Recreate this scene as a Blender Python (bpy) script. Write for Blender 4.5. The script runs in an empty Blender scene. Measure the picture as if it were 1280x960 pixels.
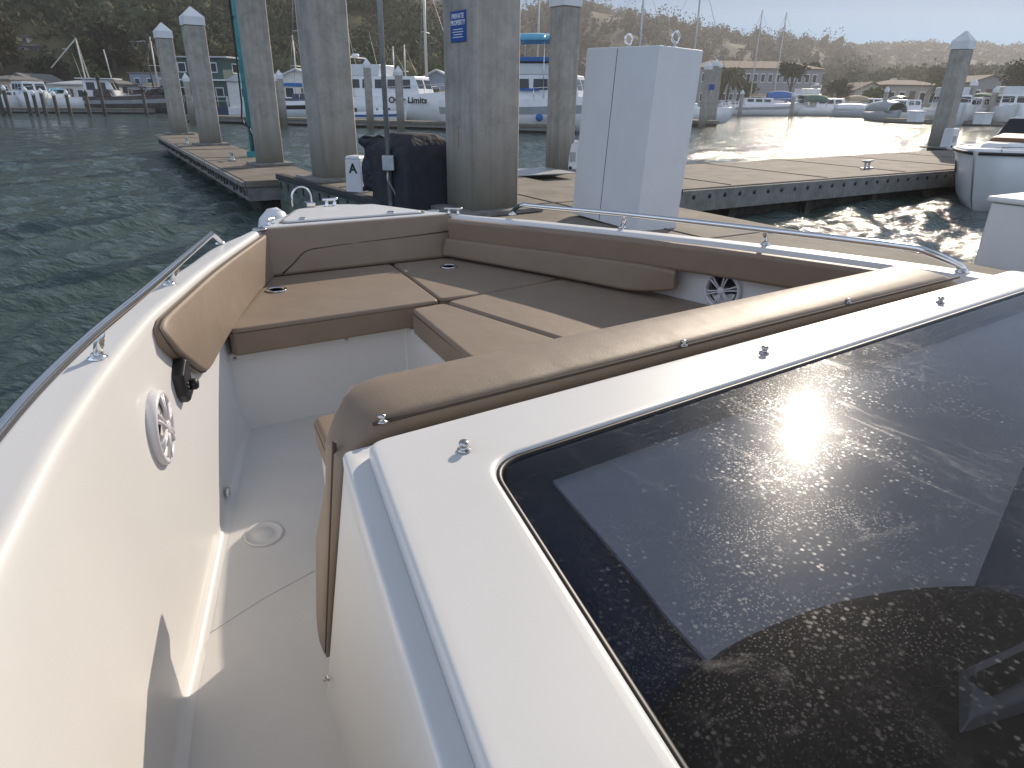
import bpy, bmesh, math, random
import numpy as np
from math import sin, cos, tan, atan, atan2, pi, radians, degrees, sqrt, exp
from mathutils import Vector, Matrix
from mathutils.geometry import tessellate_polygon
random.seed(7); rng = np.random.default_rng(7)
scene = bpy.context.scene
col = scene.collection

# ------------------------------------------------------------------ camera
FPX, HOR, NADX = 836.0, 122.0, 612.0           # focal length, horizon row and nadir column on a 1280x960 frame
PITCH = atan((480-HOR)/FPX)
ROLL = atan((640-NADX)/(FPX*FPX/(480-HOR)))
ZC = 1.7                                       # eye height above the water
_c, _s = cos(PITCH), sin(PITCH)
FW = Vector((0, _c, -_s)); _u = Vector((0, _s, _c)); _r = Vector((1, 0, 0))
RT = _r*cos(ROLL) + _u*sin(ROLL); UP = _u*cos(ROLL) - _r*sin(ROLL)
EYE = Vector((0, 0, ZC))
cd = bpy.data.cameras.new('camera'); cam = bpy.data.objects.new('camera', cd); col.objects.link(cam)
cd.sensor_width = 36; cd.lens = FPX/1280*36; cd.clip_start = 0.02; cd.clip_end = 6000
m = Matrix.Identity(4)
for i in range(3):
    m[i][0], m[i][1], m[i][2], m[i][3] = RT[i], UP[i], -FW[i], EYE[i]
cam.matrix_world = m
scene.camera = cam

# ------------------------------------------------------------------ light
SUN_AZ, SUN_EL = radians(26.6), radians(25.4)
world = bpy.data.worlds.new('World'); scene.world = world; world.use_nodes = True
nt = world.node_tree; bg = nt.nodes['Background']
sky = nt.nodes.new('ShaderNodeTexSky'); sky.sky_type = 'NISHITA'; sky.sun_disc = False
sky.sun_elevation = SUN_EL; sky.sun_rotation = SUN_AZ; sky.air_density = 0.42; sky.dust_density = 0.0; sky.ozone_density = 1.0; sky.altitude = 2500
# bright veil added to the unseen sky, to fill the shade
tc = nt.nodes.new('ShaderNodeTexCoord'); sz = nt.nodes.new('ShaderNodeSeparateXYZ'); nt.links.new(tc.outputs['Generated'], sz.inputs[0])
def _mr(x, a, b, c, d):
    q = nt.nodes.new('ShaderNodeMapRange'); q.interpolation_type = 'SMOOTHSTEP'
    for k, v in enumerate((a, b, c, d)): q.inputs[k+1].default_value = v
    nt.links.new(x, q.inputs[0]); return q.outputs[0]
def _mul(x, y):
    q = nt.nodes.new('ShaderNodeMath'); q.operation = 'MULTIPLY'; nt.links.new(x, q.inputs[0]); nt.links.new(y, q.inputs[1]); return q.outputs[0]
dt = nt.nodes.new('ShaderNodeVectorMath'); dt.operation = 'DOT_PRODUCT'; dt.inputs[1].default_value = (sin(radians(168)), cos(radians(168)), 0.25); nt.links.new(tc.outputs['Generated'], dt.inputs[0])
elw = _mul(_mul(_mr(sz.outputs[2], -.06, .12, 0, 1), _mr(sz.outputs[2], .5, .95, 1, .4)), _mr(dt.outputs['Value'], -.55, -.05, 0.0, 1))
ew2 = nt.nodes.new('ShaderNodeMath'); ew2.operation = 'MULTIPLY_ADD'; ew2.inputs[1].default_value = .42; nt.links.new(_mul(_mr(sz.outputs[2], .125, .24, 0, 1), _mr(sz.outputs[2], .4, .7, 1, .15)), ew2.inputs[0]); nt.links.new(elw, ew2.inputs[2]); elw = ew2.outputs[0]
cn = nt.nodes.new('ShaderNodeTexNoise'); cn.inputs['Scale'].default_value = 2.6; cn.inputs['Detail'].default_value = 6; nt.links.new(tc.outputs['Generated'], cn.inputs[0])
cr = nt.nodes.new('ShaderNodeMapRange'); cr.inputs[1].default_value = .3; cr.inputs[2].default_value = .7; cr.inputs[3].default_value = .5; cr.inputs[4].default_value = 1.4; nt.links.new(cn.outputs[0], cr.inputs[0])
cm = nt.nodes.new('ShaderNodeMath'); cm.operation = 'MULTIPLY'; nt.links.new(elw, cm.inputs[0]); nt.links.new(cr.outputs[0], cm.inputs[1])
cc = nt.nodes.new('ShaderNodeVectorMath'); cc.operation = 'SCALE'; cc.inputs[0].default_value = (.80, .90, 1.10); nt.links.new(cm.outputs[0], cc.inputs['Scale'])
SKY_FILL = 9.0
cs_ = nt.nodes.new('ShaderNodeVectorMath'); cs_.operation = 'SCALE'; cs_.inputs['Scale'].default_value = SKY_FILL; nt.links.new(cc.outputs[0], cs_.inputs[0])
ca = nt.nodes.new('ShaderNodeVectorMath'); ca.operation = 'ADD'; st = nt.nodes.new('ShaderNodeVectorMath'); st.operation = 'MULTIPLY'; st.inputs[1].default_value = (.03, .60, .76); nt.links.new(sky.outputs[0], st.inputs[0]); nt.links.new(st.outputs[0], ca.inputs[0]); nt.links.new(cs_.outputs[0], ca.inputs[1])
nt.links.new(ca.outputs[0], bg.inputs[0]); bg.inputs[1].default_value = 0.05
sl = bpy.data.lights.new('sun', 'SUN'); sun = bpy.data.objects.new('sun', sl); col.objects.link(sun)
sl.energy = 2.95; sl.angle = radians(0.53); sl.color = (1.0, 0.87, 0.71)
SD = Vector((sin(SUN_AZ)*cos(SUN_EL), cos(SUN_AZ)*cos(SUN_EL), sin(SUN_EL)))
sun.rotation_mode = 'QUATERNION'; sun.rotation_quaternion = (-SD).to_track_quat('-Z', 'Y'); sun.location = SD*80
vs = scene.view_settings; vs.view_transform = 'Standard'; vs.look = 'None'; vs.exposure = 0.66; vs.gamma = 1; vs.use_curve_mapping = False
scene.cycles.max_bounces = 7; scene.cycles.volume_bounces = 0; scene.cycles.transparent_max_bounces = 10
scene.cycles.caustics_reflective = False; scene.cycles.caustics_refractive = False
scene.cycles.sample_clamp_indirect = 4.0
HAZE = 0.0006

# ------------------------------------------------------------------ measuring helpers (photo position -> point in the place)
def ray(px, py): return FW*FPX + RT*(px-640) - UP*(py-480)
def onz(px, py, z):
    d = ray(px, py); return EYE + d*((z-ZC)/d.z)
def aty(px, py, Y):
    d = ray(px, py); return EYE + d*(Y/d.y)
HD = radians(31)                               # the boat and the docks are turned 31 degrees to port
def tow(r, h, z=0): return Vector((r*cos(HD)-h*sin(HD), r*sin(HD)+h*cos(HD), z))
def tob(p): return Vector((p.x*cos(HD)+p.y*sin(HD), -p.x*sin(HD)+p.y*cos(HD), p.z))

# ------------------------------------------------------------------ materials
def new_mat(name):
    mt = bpy.data.materials.new(name); mt.use_nodes = True
    return mt, mt.node_tree, mt.node_tree.nodes['Principled BSDF']
def mat(name, c1, c2=None, scale=8, rough=.6, metal=0, bump=0, bscale=None, stretch=None, coat=0, detail=5, lo=.35, hi=.65, spec=None, world=False, bdist=.02):
    mt, t, p = new_mat(name); L = t.links.new
    p.inputs['Base Color'].default_value = (*c1, 1); p.inputs['Roughness'].default_value = rough; p.inputs['Metallic'].default_value = metal
    p.inputs['Coat Weight'].default_value = coat; p.inputs['Coat Roughness'].default_value = .06
    if spec is not None: p.inputs['Specular IOR Level'].default_value = spec
    co = t.nodes.new('ShaderNodeNewGeometry').outputs['Position'] if world else t.nodes.new('ShaderNodeTexCoord').outputs['Object']
    mp = t.nodes.new('ShaderNodeMapping'); L(co, mp.inputs[0])
    if stretch: mp.inputs['Scale'].default_value = stretch
    if c2 is not None:
        n = t.nodes.new('ShaderNodeTexNoise'); n.inputs['Scale'].default_value = scale; n.inputs['Detail'].default_value = detail; n.inputs['Roughness'].default_value = .65
        L(mp.outputs[0], n.inputs[0])
        r = t.nodes.new('ShaderNodeValToRGB'); r.color_ramp.elements[0].position = lo; r.color_ramp.elements[1].position = hi
        r.color_ramp.elements[0].color = (*c1, 1); r.color_ramp.elements[1].color = (*c2, 1)
        L(n.outputs[0], r.inputs[0]); L(r.outputs[0], p.inputs['Base Color'])
    if bump:
        n2 = t.nodes.new('ShaderNodeTexNoise'); n2.inputs['Scale'].default_value = bscale or scale*4; n2.inputs['Detail'].default_value = 4
        L(co, n2.inputs[0])
        b = t.nodes.new('ShaderNodeBump'); b.inputs['Strength'].default_value = bump; b.inputs['Distance'].default_value = bdist
        L(n2.outputs[0], b.inputs['Height']); L(b.outputs[0], p.inputs['Normal'])
    return mt
M = {}
M['gelcoat'] = mat('white gelcoat', (.73,.725,.715), (.77,.765,.755), 1.3, rough=.42, coat=.22, bump=.03, bscale=9, bdist=.01)
M['sole'] = mat('non slip sole', (.66,.65,.635), (.71,.70,.685), 2.2, rough=.5, bump=.25, bscale=420, bdist=.002)
M['steel'] = mat('polished stainless', (.72,.72,.72), (.80,.80,.80), 4, rough=.11, metal=1)
M['chrome'] = mat('chrome fitting', (.6,.59,.57), rough=.18, metal=1)
M['blackplastic'] = mat('black plastic', (.012,.012,.013), (.022,.022,.022), 30, rough=.4)
M['gasket'] = mat('black rubber gasket', (.01,.01,.011), rough=.45)
M['speakerwhite'] = mat('white speaker plastic', (.72,.71,.74), (.76,.75,.78), 6, rough=.35)
M['cone'] = mat('speaker cone', (.06,.06,.065), rough=.6)
def fabric():
    mt, t, p = new_mat('taupe vinyl upholstery'); L = t.links.new
    co = t.nodes.new('ShaderNodeTexCoord').outputs['Object']
    n = t.nodes.new('ShaderNodeTexNoise'); n.inputs['Scale'].default_value = 7; n.inputs['Detail'].default_value = 8; n.inputs['Roughness'].default_value = .7
    L(co, n.inputs[0])
    r = t.nodes.new('ShaderNodeValToRGB'); e = r.color_ramp.elements
    e[0].position, e[1].position = .2, .85; e[0].color = (.222,.163,.116,1); e[1].color = (.285,.217,.157,1)
    L(n.outputs[0], r.inputs[0]); L(r.outputs[0], p.inputs['Base Color'])
    p.inputs['Roughness'].default_value = .56; p.inputs['Specular IOR Level'].default_value = .5; p.inputs['Sheen Weight'].default_value = .08; p.inputs['Sheen Roughness'].default_value = .4
    f = t.nodes.new('ShaderNodeTexNoise'); f.inputs['Scale'].default_value = 260; f.inputs['Detail'].default_value = 3; L(co, f.inputs[0])
    g = t.nodes.new('ShaderNodeTexNoise'); g.inputs['Scale'].default_value = 5; g.inputs['Detail'].default_value = 3; L(co, g.inputs[0])
    b1 = t.nodes.new('ShaderNodeBump'); b1.inputs['Strength'].default_value = .25; b1.inputs['Distance'].default_value = .002; L(f.outputs[0], b1.inputs['Height'])
    b2 = t.nodes.new('ShaderNodeBump'); b2.inputs['Strength'].default_value = .18; b2.inputs['Distance'].default_value = .03; L(g.outputs[0], b2.inputs['Height']); L(b1.outputs[0], b2.inputs['Normal'])
    L(b2.outputs[0], p.inputs['Normal'])
    return mt
M['fabric'] = fabric()
M['piping'] = mat('dark seam', (.075,.055,.042), rough=.7)
def concrete(name, a, b, stain, top=None):
    # mottled concrete with vertical streaks and a damp stained foot with a ragged edge
    mt, t, p = new_mat(name); L = t.links.new
    co = t.nodes.new('ShaderNodeTexCoord').outputs['Object']
    n = t.nodes.new('ShaderNodeTexNoise'); n.inputs['Scale'].default_value = 3; n.inputs['Detail'].default_value = 9; n.inputs['Roughness'].default_value = .7; L(co, n.inputs[0])
    mp = t.nodes.new('ShaderNodeMapping'); mp.inputs['Scale'].default_value = (14, 14, .7); L(co, mp.inputs[0])
    s = t.nodes.new('ShaderNodeTexNoise'); s.inputs['Scale'].default_value = 1; s.inputs['Detail'].default_value = 4; L(mp.outputs[0], s.inputs[0])
    mx = t.nodes.new('ShaderNodeMath'); mx.operation = 'MULTIPLY_ADD'; mx.inputs[1].default_value = .32; L(s.outputs[0], mx.inputs[0])
    h = t.nodes.new('ShaderNodeMath'); h.operation = 'MULTIPLY'; h.inputs[1].default_value = .68; L(n.outputs[0], h.inputs[0]); L(h.outputs[0], mx.inputs[2])
    r = t.nodes.new('ShaderNodeValToRGB'); e = r.color_ramp.elements; e[0].position, e[1].position = .38, .62; e[0].color = (*a, 1); e[1].color = (*b, 1); L(mx.outputs[0], r.inputs[0])
    sep = t.nodes.new('ShaderNodeSeparateXYZ'); L(co, sep.inputs[0])
    ad = t.nodes.new('ShaderNodeMath'); ad.operation = 'MULTIPLY_ADD'; ad.inputs[1].default_value = -.9; L(n.outputs[0], ad.inputs[0]); L(sep.outputs[2], ad.inputs[2])
    rr = t.nodes.new('ShaderNodeMapRange'); rr.inputs[1].default_value = -.45; rr.inputs[2].default_value = .35; rr.inputs[3].default_value = .85; rr.inputs[4].default_value = 0; L(ad.outputs[0], rr.inputs[0])
    mc = t.nodes.new('ShaderNodeMix'); mc.data_type = 'RGBA'; L(rr.outputs[0], mc.inputs[0]); L(r.outputs[0], mc.inputs[6]); mc.inputs[7].default_value = (*stain, 1)
    L(mc.outputs[2], p.inputs['Base Color']); p.inputs['Roughness'].default_value = .85
    b = t.nodes.new('ShaderNodeBump'); b.inputs['Strength'].default_value = .35; b.inputs['Distance'].default_value = .01
    f = t.nodes.new('ShaderNodeTexNoise'); f.inputs['Scale'].default_value = 45; f.inputs['Detail'].default_value = 5; L(co, f.inputs[0]); L(f.outputs[0], b.inputs['Height']); L(b.outputs[0], p.inputs['Normal'])
    return mt
M['pile'] = concrete('weathered pile concrete', (.27,.25,.22), (.46,.425,.375), (.10,.092,.06))
M['deckconc'] = mat('dock deck concrete', (.15,.128,.10), (.24,.208,.168), 2.2, rough=.85, bump=.3, bscale=60, detail=9, bdist=.006)
M['dockside'] = mat('weathered dock side', (.17,.165,.15), (.27,.26,.24), 5, rough=.85, bump=.4, bscale=25, detail=8)
M['dockwood'] = mat('wet dark timber', (.035,.03,.025), (.08,.07,.055), 6, rough=.8, bump=.5, bscale=20)
M['greenbeam'] = mat('green stained timber', (.07,.10,.085), (.17,.20,.17), 4, rough=.8, bump=.5, bscale=18, stretch=(1, 1, 3), detail=8)
M['rubber'] = mat('dark rub strip', (.035,.034,.034), (.06,.058,.055), 9, rough=.8)
M['whitepaint'] = mat('white painted fibreglass', (.70,.70,.71), (.75,.75,.76), 2.5, rough=.45, bump=.05, bscale=30)
M['cap'] = mat('white pile cap', (.72,.72,.72), (.80,.80,.80), 4, rough=.5)
M['cover'] = mat('black fabric cover', (.016,.017,.024), (.03,.031,.04), 7, rough=.75, bump=.6, bscale=6, bdist=.05)
M['coverblue'] = mat('black bag fabric', (.012,.014,.026), (.03,.033,.05), 10, rough=.6, bump=.8, bscale=14, bdist=.04)
M['galv'] = mat('galvanised steel', (.42,.44,.45), (.55,.56,.57), 12, rough=.45, metal=.7)
M['teal'] = mat('teal painted pipe', (.03,.22,.24), (.05,.30,.31), 8, rough=.5)
M['signblue'] = mat('blue sign', (.015,.07,.32), rough=.45)
M['ink'] = mat('black paint', (.012,.012,.012), rough=.5)
M['white'] = mat('white paint', (.78,.78,.78), rough=.45)
M['hullwhite'] = mat('white hull', (.72,.72,.72), (.78,.78,.77), 1.5, rough=.25, coat=.3)
M['hullgrey'] = mat('grey hull', (.34,.36,.38), (.42,.44,.45), 1.5, rough=.35)
M['hullblack'] = mat('black hull', (.012,.014,.018), rough=.25, coat=.5)
M['hullnavy'] = mat('navy hull', (.02,.04,.10), rough=.3)
M['hullrust'] = mat('old dark workboat hull', (.035,.03,.03), (.10,.085,.075), 4, rough=.7)
M['window'] = mat('dark boat window', (.012,.016,.022), rough=.12)
M['canvasblue'] = mat('blue canvas', (.02,.11,.34), (.03,.16,.42), 6, rough=.8)
M['canvaslight'] = mat('light blue canvas', (.10,.36,.52), (.15,.45,.60), 6, rough=.8)
M['canvastan'] = mat('tan canvas', (.34,.27,.18), (.42,.34,.24), 6, rough=.8)
M['canvasgreen'] = mat('green canvas', (.05,.12,.09), (.08,.16,.12), 6, rough=.8)
M['alu'] = mat('mast aluminium', (.50,.49,.47), (.60,.59,.57), 5, rough=.5, metal=.3)
M['wire'] = mat('rigging wire', (.25,.24,.23), rough=.5, metal=.5)
M['teak'] = mat('brown teak', (.16,.075,.035), (.24,.12,.06), 9, rough=.5)
M['wallgrey'] = mat('grey board siding', (.27,.27,.27), (.33,.33,.33), 3, rough=.8, stretch=(1, 1, 8))
M['wallblue'] = mat('blue grey siding', (.22,.26,.33), (.28,.32,.39), 3, rough=.8, stretch=(1, 1, 8))
M['wallbeige'] = mat('beige stucco', (.42,.37,.29), (.50,.45,.36), 3, rough=.85)
M['wallwhite'] = mat('white siding', (.62,.61,.58), (.70,.69,.66), 3, rough=.8)
M['wallbrown'] = mat('brown board siding', (.10,.07,.05), (.18,.13,.09), 5, rough=.85, stretch=(6, 6, 1))
M['wallgreen'] = mat('dark green siding', (.025,.075,.065), (.04,.10,.09), 5, rough=.7)
M['roofgrey'] = mat('grey shingle roof', (.14,.13,.125), (.21,.20,.19), 9, rough=.9)
M['roofbrown'] = mat('brown shingle roof', (.12,.085,.065), (.19,.14,.11), 9, rough=.9)
M['roofwhite'] = mat('pale metal roof', (.45,.46,.48), (.55,.56,.58), 3, rough=.6)
M['bark'] = mat('bark', (.06,.045,.035), (.12,.09,.07), 12, rough=.9)
def foliage(name, a, b, c, sc=.35):
    mt, t, p = new_mat(name); L = t.links.new
    co = t.nodes.new('ShaderNodeNewGeometry').outputs['Position']
    n = t.nodes.new('ShaderNodeTexNoise'); n.inputs['Scale'].default_value = sc; n.inputs['Detail'].default_value = 6; n.inputs['Roughness'].default_value = .7; L(co, n.inputs[0])
    r = t.nodes.new('ShaderNodeValToRGB'); e = r.color_ramp.elements; e[0].position, e[1].position = .35, .68; e[0].color = (*a, 1); e[1].color = (*c, 1)
    k = r.color_ramp.elements.new(.5); k.color = (*b, 1); L(n.outputs[0], r.inputs[0]); L(r.outputs[0], p.inputs['Base Color'])
    p.inputs['Roughness'].default_value = .9; p.inputs['Specular IOR Level'].default_value = .08
    return mt
M['forest'] = foliage('hillside forest', (.048,.058,.032), (.085,.095,.047), (.15,.138,.072), .07)
M['forestdry'] = foliage('dry ridge trees', (.062,.058,.042), (.09,.08,.056), (.125,.108,.075), .05)
M['leafdark'] = foliage('dark evergreen leaves', (.022,.032,.016), (.04,.05,.024), (.07,.075,.035), .8)
M['leafgreen'] = foliage('green leaves', (.04,.06,.018), (.075,.095,.03), (.13,.14,.05), .8)
M['leafolive'] = foliage('olive leaves', (.05,.05,.022), (.09,.08,.035), (.14,.12,.055), .8)
M['hill'] = foliage('hillside scrub', (.045,.047,.026), (.085,.08,.042), (.17,.145,.075), .035)
M['hilldry'] = foliage('dry ridge scrub', (.06,.055,.04), (.085,.075,.052), (.115,.10,.07), .02)
M['land'] = mat('shore ground', (.13,.11,.08), (.22,.19,.14), .15, rough=.95, world=True)

# ------------------------------------------------------------------ mesh builder
class MB:
    def __init__(s): s.v = []; s.f = []; s.sm = []
    def add(s, vs, fs, sm=False):
        o = len(s.v); s.v += [tuple(q) for q in vs]
        for f in fs: s.f.append(tuple(i+o for i in f)); s.sm.append(sm)
        return s
    def box(s, c, d, rz=0, top=(1, 1)):
        x, y, z = c; a, b, h = d[0]/2, d[1]/2, d[2]/2; vs = []
        for k, (tx, ty) in ((-1, (1, 1)), (1, top)):
            for i, j in ((-1,-1), (1,-1), (1,1), (-1,1)):
                px, py = i*a*tx, j*b*ty
                vs.append((x+px*cos(rz)-py*sin(rz), y+px*sin(rz)+py*cos(rz), z+k*h))
        return s.add(vs, [(3,2,1,0), (4,5,6,7), (0,1,5,4), (1,2,6,5), (2,3,7,6), (3,0,4,7)])
    def prism(s, poly, z0, z1):
        ar = sum(poly[i][0]*poly[(i+1) % len(poly)][1]-poly[(i+1) % len(poly)][0]*poly[i][1] for i in range(len(poly)))
        if ar < 0: poly = poly[::-1]
        n = len(poly); g = lambda z, p: z(p[0], p[1]) if callable(z) else z
        vs = [(p[0], p[1], g(z0, p)) for p in poly]+[(p[0], p[1], g(z1, p)) for p in poly]
        return s.add(vs, [tuple(range(n))[::-1], tuple(range(n, 2*n))]+[(i, (i+1) % n, n+(i+1) % n, n+i) for i in range(n)])
    def plate(s, outer, hole, z0, z1):
        ar = lambda P: sum(P[i][0]*P[(i+1) % len(P)][1]-P[(i+1) % len(P)][0]*P[i][1] for i in range(len(P)))
        if ar(outer) < 0: outer = outer[::-1]
        if ar(hole) > 0: hole = hole[::-1]
        al = outer+hole; n = len(al); no = len(outer)
        tr = tessellate_polygon([[Vector((*p, 0)) for p in outer], [Vector((*p, 0)) for p in hole]])
        vs = [(*p, z0) for p in al]+[(*p, z1) for p in al]; fs = []
        for a, b, c in tr:
            A, B, C = al[a], al[b], al[c]
            if (B[0]-A[0])*(C[1]-A[1])-(C[0]-A[0])*(B[1]-A[1]) < 0: b, c = c, b
            fs += [(n+a, n+b, n+c), (c, b, a)]
        for st, k in ((0, no), (no, n-no)):
            for i in range(k):
                a, b = st+i, st+(i+1) % k; fs.append((a, b, n+b, n+a))
        return s.add(vs, fs)
    def loft(s, rings, closed=True, caps=True, sm=False, wrap=False):
        n = len(rings[0]); vs = [p for r in rings for p in r]; fs = []
        m_ = n if closed else n-1; R = len(rings)
        for i in range(R if wrap else R-1):
            i2 = (i+1) % R
            for j in range(m_):
                a, b = i*n+j, i*n+(j+1) % n; fs.append((a, b, i2*n+(j+1) % n, i2*n+j))
        if caps and closed and not wrap: fs += [tuple(range(n))[::-1], tuple(range((R-1)*n, R*n))]
        return s.add(vs, fs, sm)
    def tube(s, pts, r, n=8, closed=False):
        pts = [Vector(p) for p in pts]; rings = []; N = len(pts); up = None
        for i, p in enumerate(pts):
            a = pts[(i-1) % N] if (closed or i) else p; b = pts[(i+1) % N] if (closed or i < N-1) else p
            t = (b-a).normalized()
            if up is None:
                up = Vector((0, 0, 1)) if abs(t.z) < .9 else Vector((1, 0, 0))
            x = t.cross(up).normalized(); y = x.cross(t).normalized(); up = y
            rr = r[i] if isinstance(r, (list, tuple)) else r
            rings.append([p+(x*cos(k*2*pi/n)+y*sin(k*2*pi/n))*rr for k in range(n)])
        return s.loft(rings, True, True, True, wrap=closed)
    def lathe(s, prof, o=(0, 0, 0), ax=(0, 0, 1), n=24):
        ax = Vector(ax).normalized(); u = ax.orthogonal().normalized(); w = ax.cross(u); o = Vector(o)
        rings = [[o+ax*z+(u*cos(k*2*pi/n)+w*sin(k*2*pi/n))*max(r, 1e-5) for k in range(n)] for r, z in prof]
        return s.loft(rings, True, True, True)
    def sphere(s, c, r, n=10, m_=7, sc=(1, 1, 1)):
        rings = [[(c[0]+r*sc[0]*sin(t)*cos(k*2*pi/n), c[1]+r*sc[1]*sin(t)*sin(k*2*pi/n), c[2]-r*sc[2]*cos(t)) for k in range(n)] for t in [pi*(i+.02)/(m_+.04) for i in range(m_+1)]]
        return s.loft(rings, True, True, True)
    def build(s, name, mt, parent=None, bev=0, seg=2, loc=None, rz=None, ang=35, fix=True):
        me = bpy.data.meshes.new(name); me.from_pydata(s.v, [], s.f)
        if fix:
            b = bmesh.new(); b.from_mesh(me); bmesh.ops.recalc_face_normals(b, faces=b.faces); b.to_mesh(me); b.free()
        me.polygons.foreach_set('use_smooth', [True]*len(s.f) if bev else s.sm)
        me.materials.append(M[mt] if isinstance(mt, str) else mt); me.update()
        o = bpy.data.objects.new(name, me); col.objects.link(o)
        if parent is not None: o.parent = parent
        if loc is not None: o.location = loc
        if rz is not None: o.rotation_euler = (0, 0, rz)
        if bev:
            b = o.modifiers.new('bevel', 'BEVEL'); b.width = bev; b.segments = seg; b.limit_method = 'ANGLE'; b.angle_limit = radians(ang); b.harden_normals = True
        return o
def tag(o, label=None, cat=None, group=None, kind=None):
    if label: o['label'] = label
    if cat: o['category'] = cat
    if group: o['group'] = group
    if kind: o['kind'] = kind
    return o
def thing(name, label, cat, loc=(0, 0, 0), rz=0, group=None):
    o = bpy.data.objects.new(name, None); col.objects.link(o); o.empty_display_size = .2
    o.location = loc; o.rotation_euler = (0, 0, rz)
    return tag(o, label, cat, group)
def dup(root, loc, rz, label=None, group=None):
    kids = {}
    for ch in bpy.data.objects:
        if ch.parent is not None: kids.setdefault(ch.parent.name, []).append(ch)
    def cp(o, par):
        c = o.copy(); col.objects.link(c)
        if par is not None: c.parent = par
        for ch in kids.get(o.name, []): cp(ch, c)
        return c
    r = cp(root, None); r.location = loc; r.rotation_euler = (0, 0, rz)
    if label: r['label'] = label
    if group: r['group'] = group
    return r
def text(body, size, mt, parent, loc, rot, name='lettering', ext=.002, align='CENTER', sx=1, shear=0, bold=0):
    cu = bpy.data.curves.new(name, 'FONT'); cu.body = body; cu.size = size; cu.extrude = ext; cu.align_x = align; cu.align_y = 'CENTER'; cu.shear = shear; cu.offset = bold
    to = bpy.data.objects.new(name, cu); col.objects.link(to); dg = bpy.context.evaluated_depsgraph_get(); dg.update()
    me = bpy.data.meshes.new_from_object(to.evaluated_get(dg)); bpy.data.objects.remove(to); bpy.data.curves.remove(cu)
    me.materials.clear(); me.materials.append(M[mt]); o = bpy.data.objects.new(name, me); col.objects.link(o); o.parent = parent
    o.location = loc; o.rotation_euler = rot; o.scale = (sx, 1, 1)
    return o
def ring_frame(mb, outer, inner, prof):
    """loft between an inner and an outer rounded loop with the same number of points; prof: (k, z, inset) with k 0 inner .. 1 outer"""
    rg = []
    for k, z, d in prof:
        base = inner if k < .5 else outer; oth = outer if k < .5 else inner; row = []
        for p, q in zip(base, oth):
            v = Vector((q[0]-p[0], q[1]-p[1])); v.normalize(); row.append((p[0]+v.x*d, p[1]+v.y*d, z))
        rg.append(row)
    return mb.loft(rg, True, False, True)
def ip(x, tab):
    return float(np.interp(x, [t[0] for t in tab], [t[1] for t in tab]))
def smooth(tab, n):
    # Catmull-Rom through the table, n samples
    xs = [t[0] for t in tab]; ys = [t[1] for t in tab]; out = []
    for q in np.linspace(xs[0], xs[-1], n):
        i = min(max(int(np.searchsorted(xs, q))-1, 0), len(xs)-2)
        d = xs[i+1]-xs[i]; t = (q-xs[i])/d
        def sl_(k):
            if k <= 0: return (ys[1]-ys[0])/(xs[1]-xs[0])
            if k >= len(xs)-1: return (ys[-1]-ys[-2])/(xs[-1]-xs[-2])
            return (ys[k+1]-ys[k-1])/(xs[k+1]-xs[k-1])
        m0, m1 = sl_(i)*d, sl_(i+1)*d
        out.append((float(q), (2*t**3-3*t*t+1)*ys[i]+(t**3-2*t*t+t)*m0+(-2*t**3+3*t*t)*ys[i+1]+(t**3-t*t)*m1))
    return out
def round_poly(poly, rad, n=5):
    out = []; N = len(poly)
    for i in range(N):
        r = rad[i] if isinstance(rad, (list, tuple)) else rad
        p, a, b = Vector(poly[i][:2]), Vector(poly[i-1][:2]), Vector(poly[(i+1) % N][:2])
        if r <= 0: out.append(tuple(p)); continue
        u, w = (a-p), (b-p); lu, lw = u.length, w.length; u.normalize(); w.normalize()
        th = u.angle(w); d = min(r/tan(th/2), lu*.48, lw*.48)
        s0, s1 = p+u*d, p+w*d
        for k in range(n+1):
            t = k/n; out.append(tuple(s0*(1-t)**2+p*2*t*(1-t)+s1*t*t))
    return out
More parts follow.
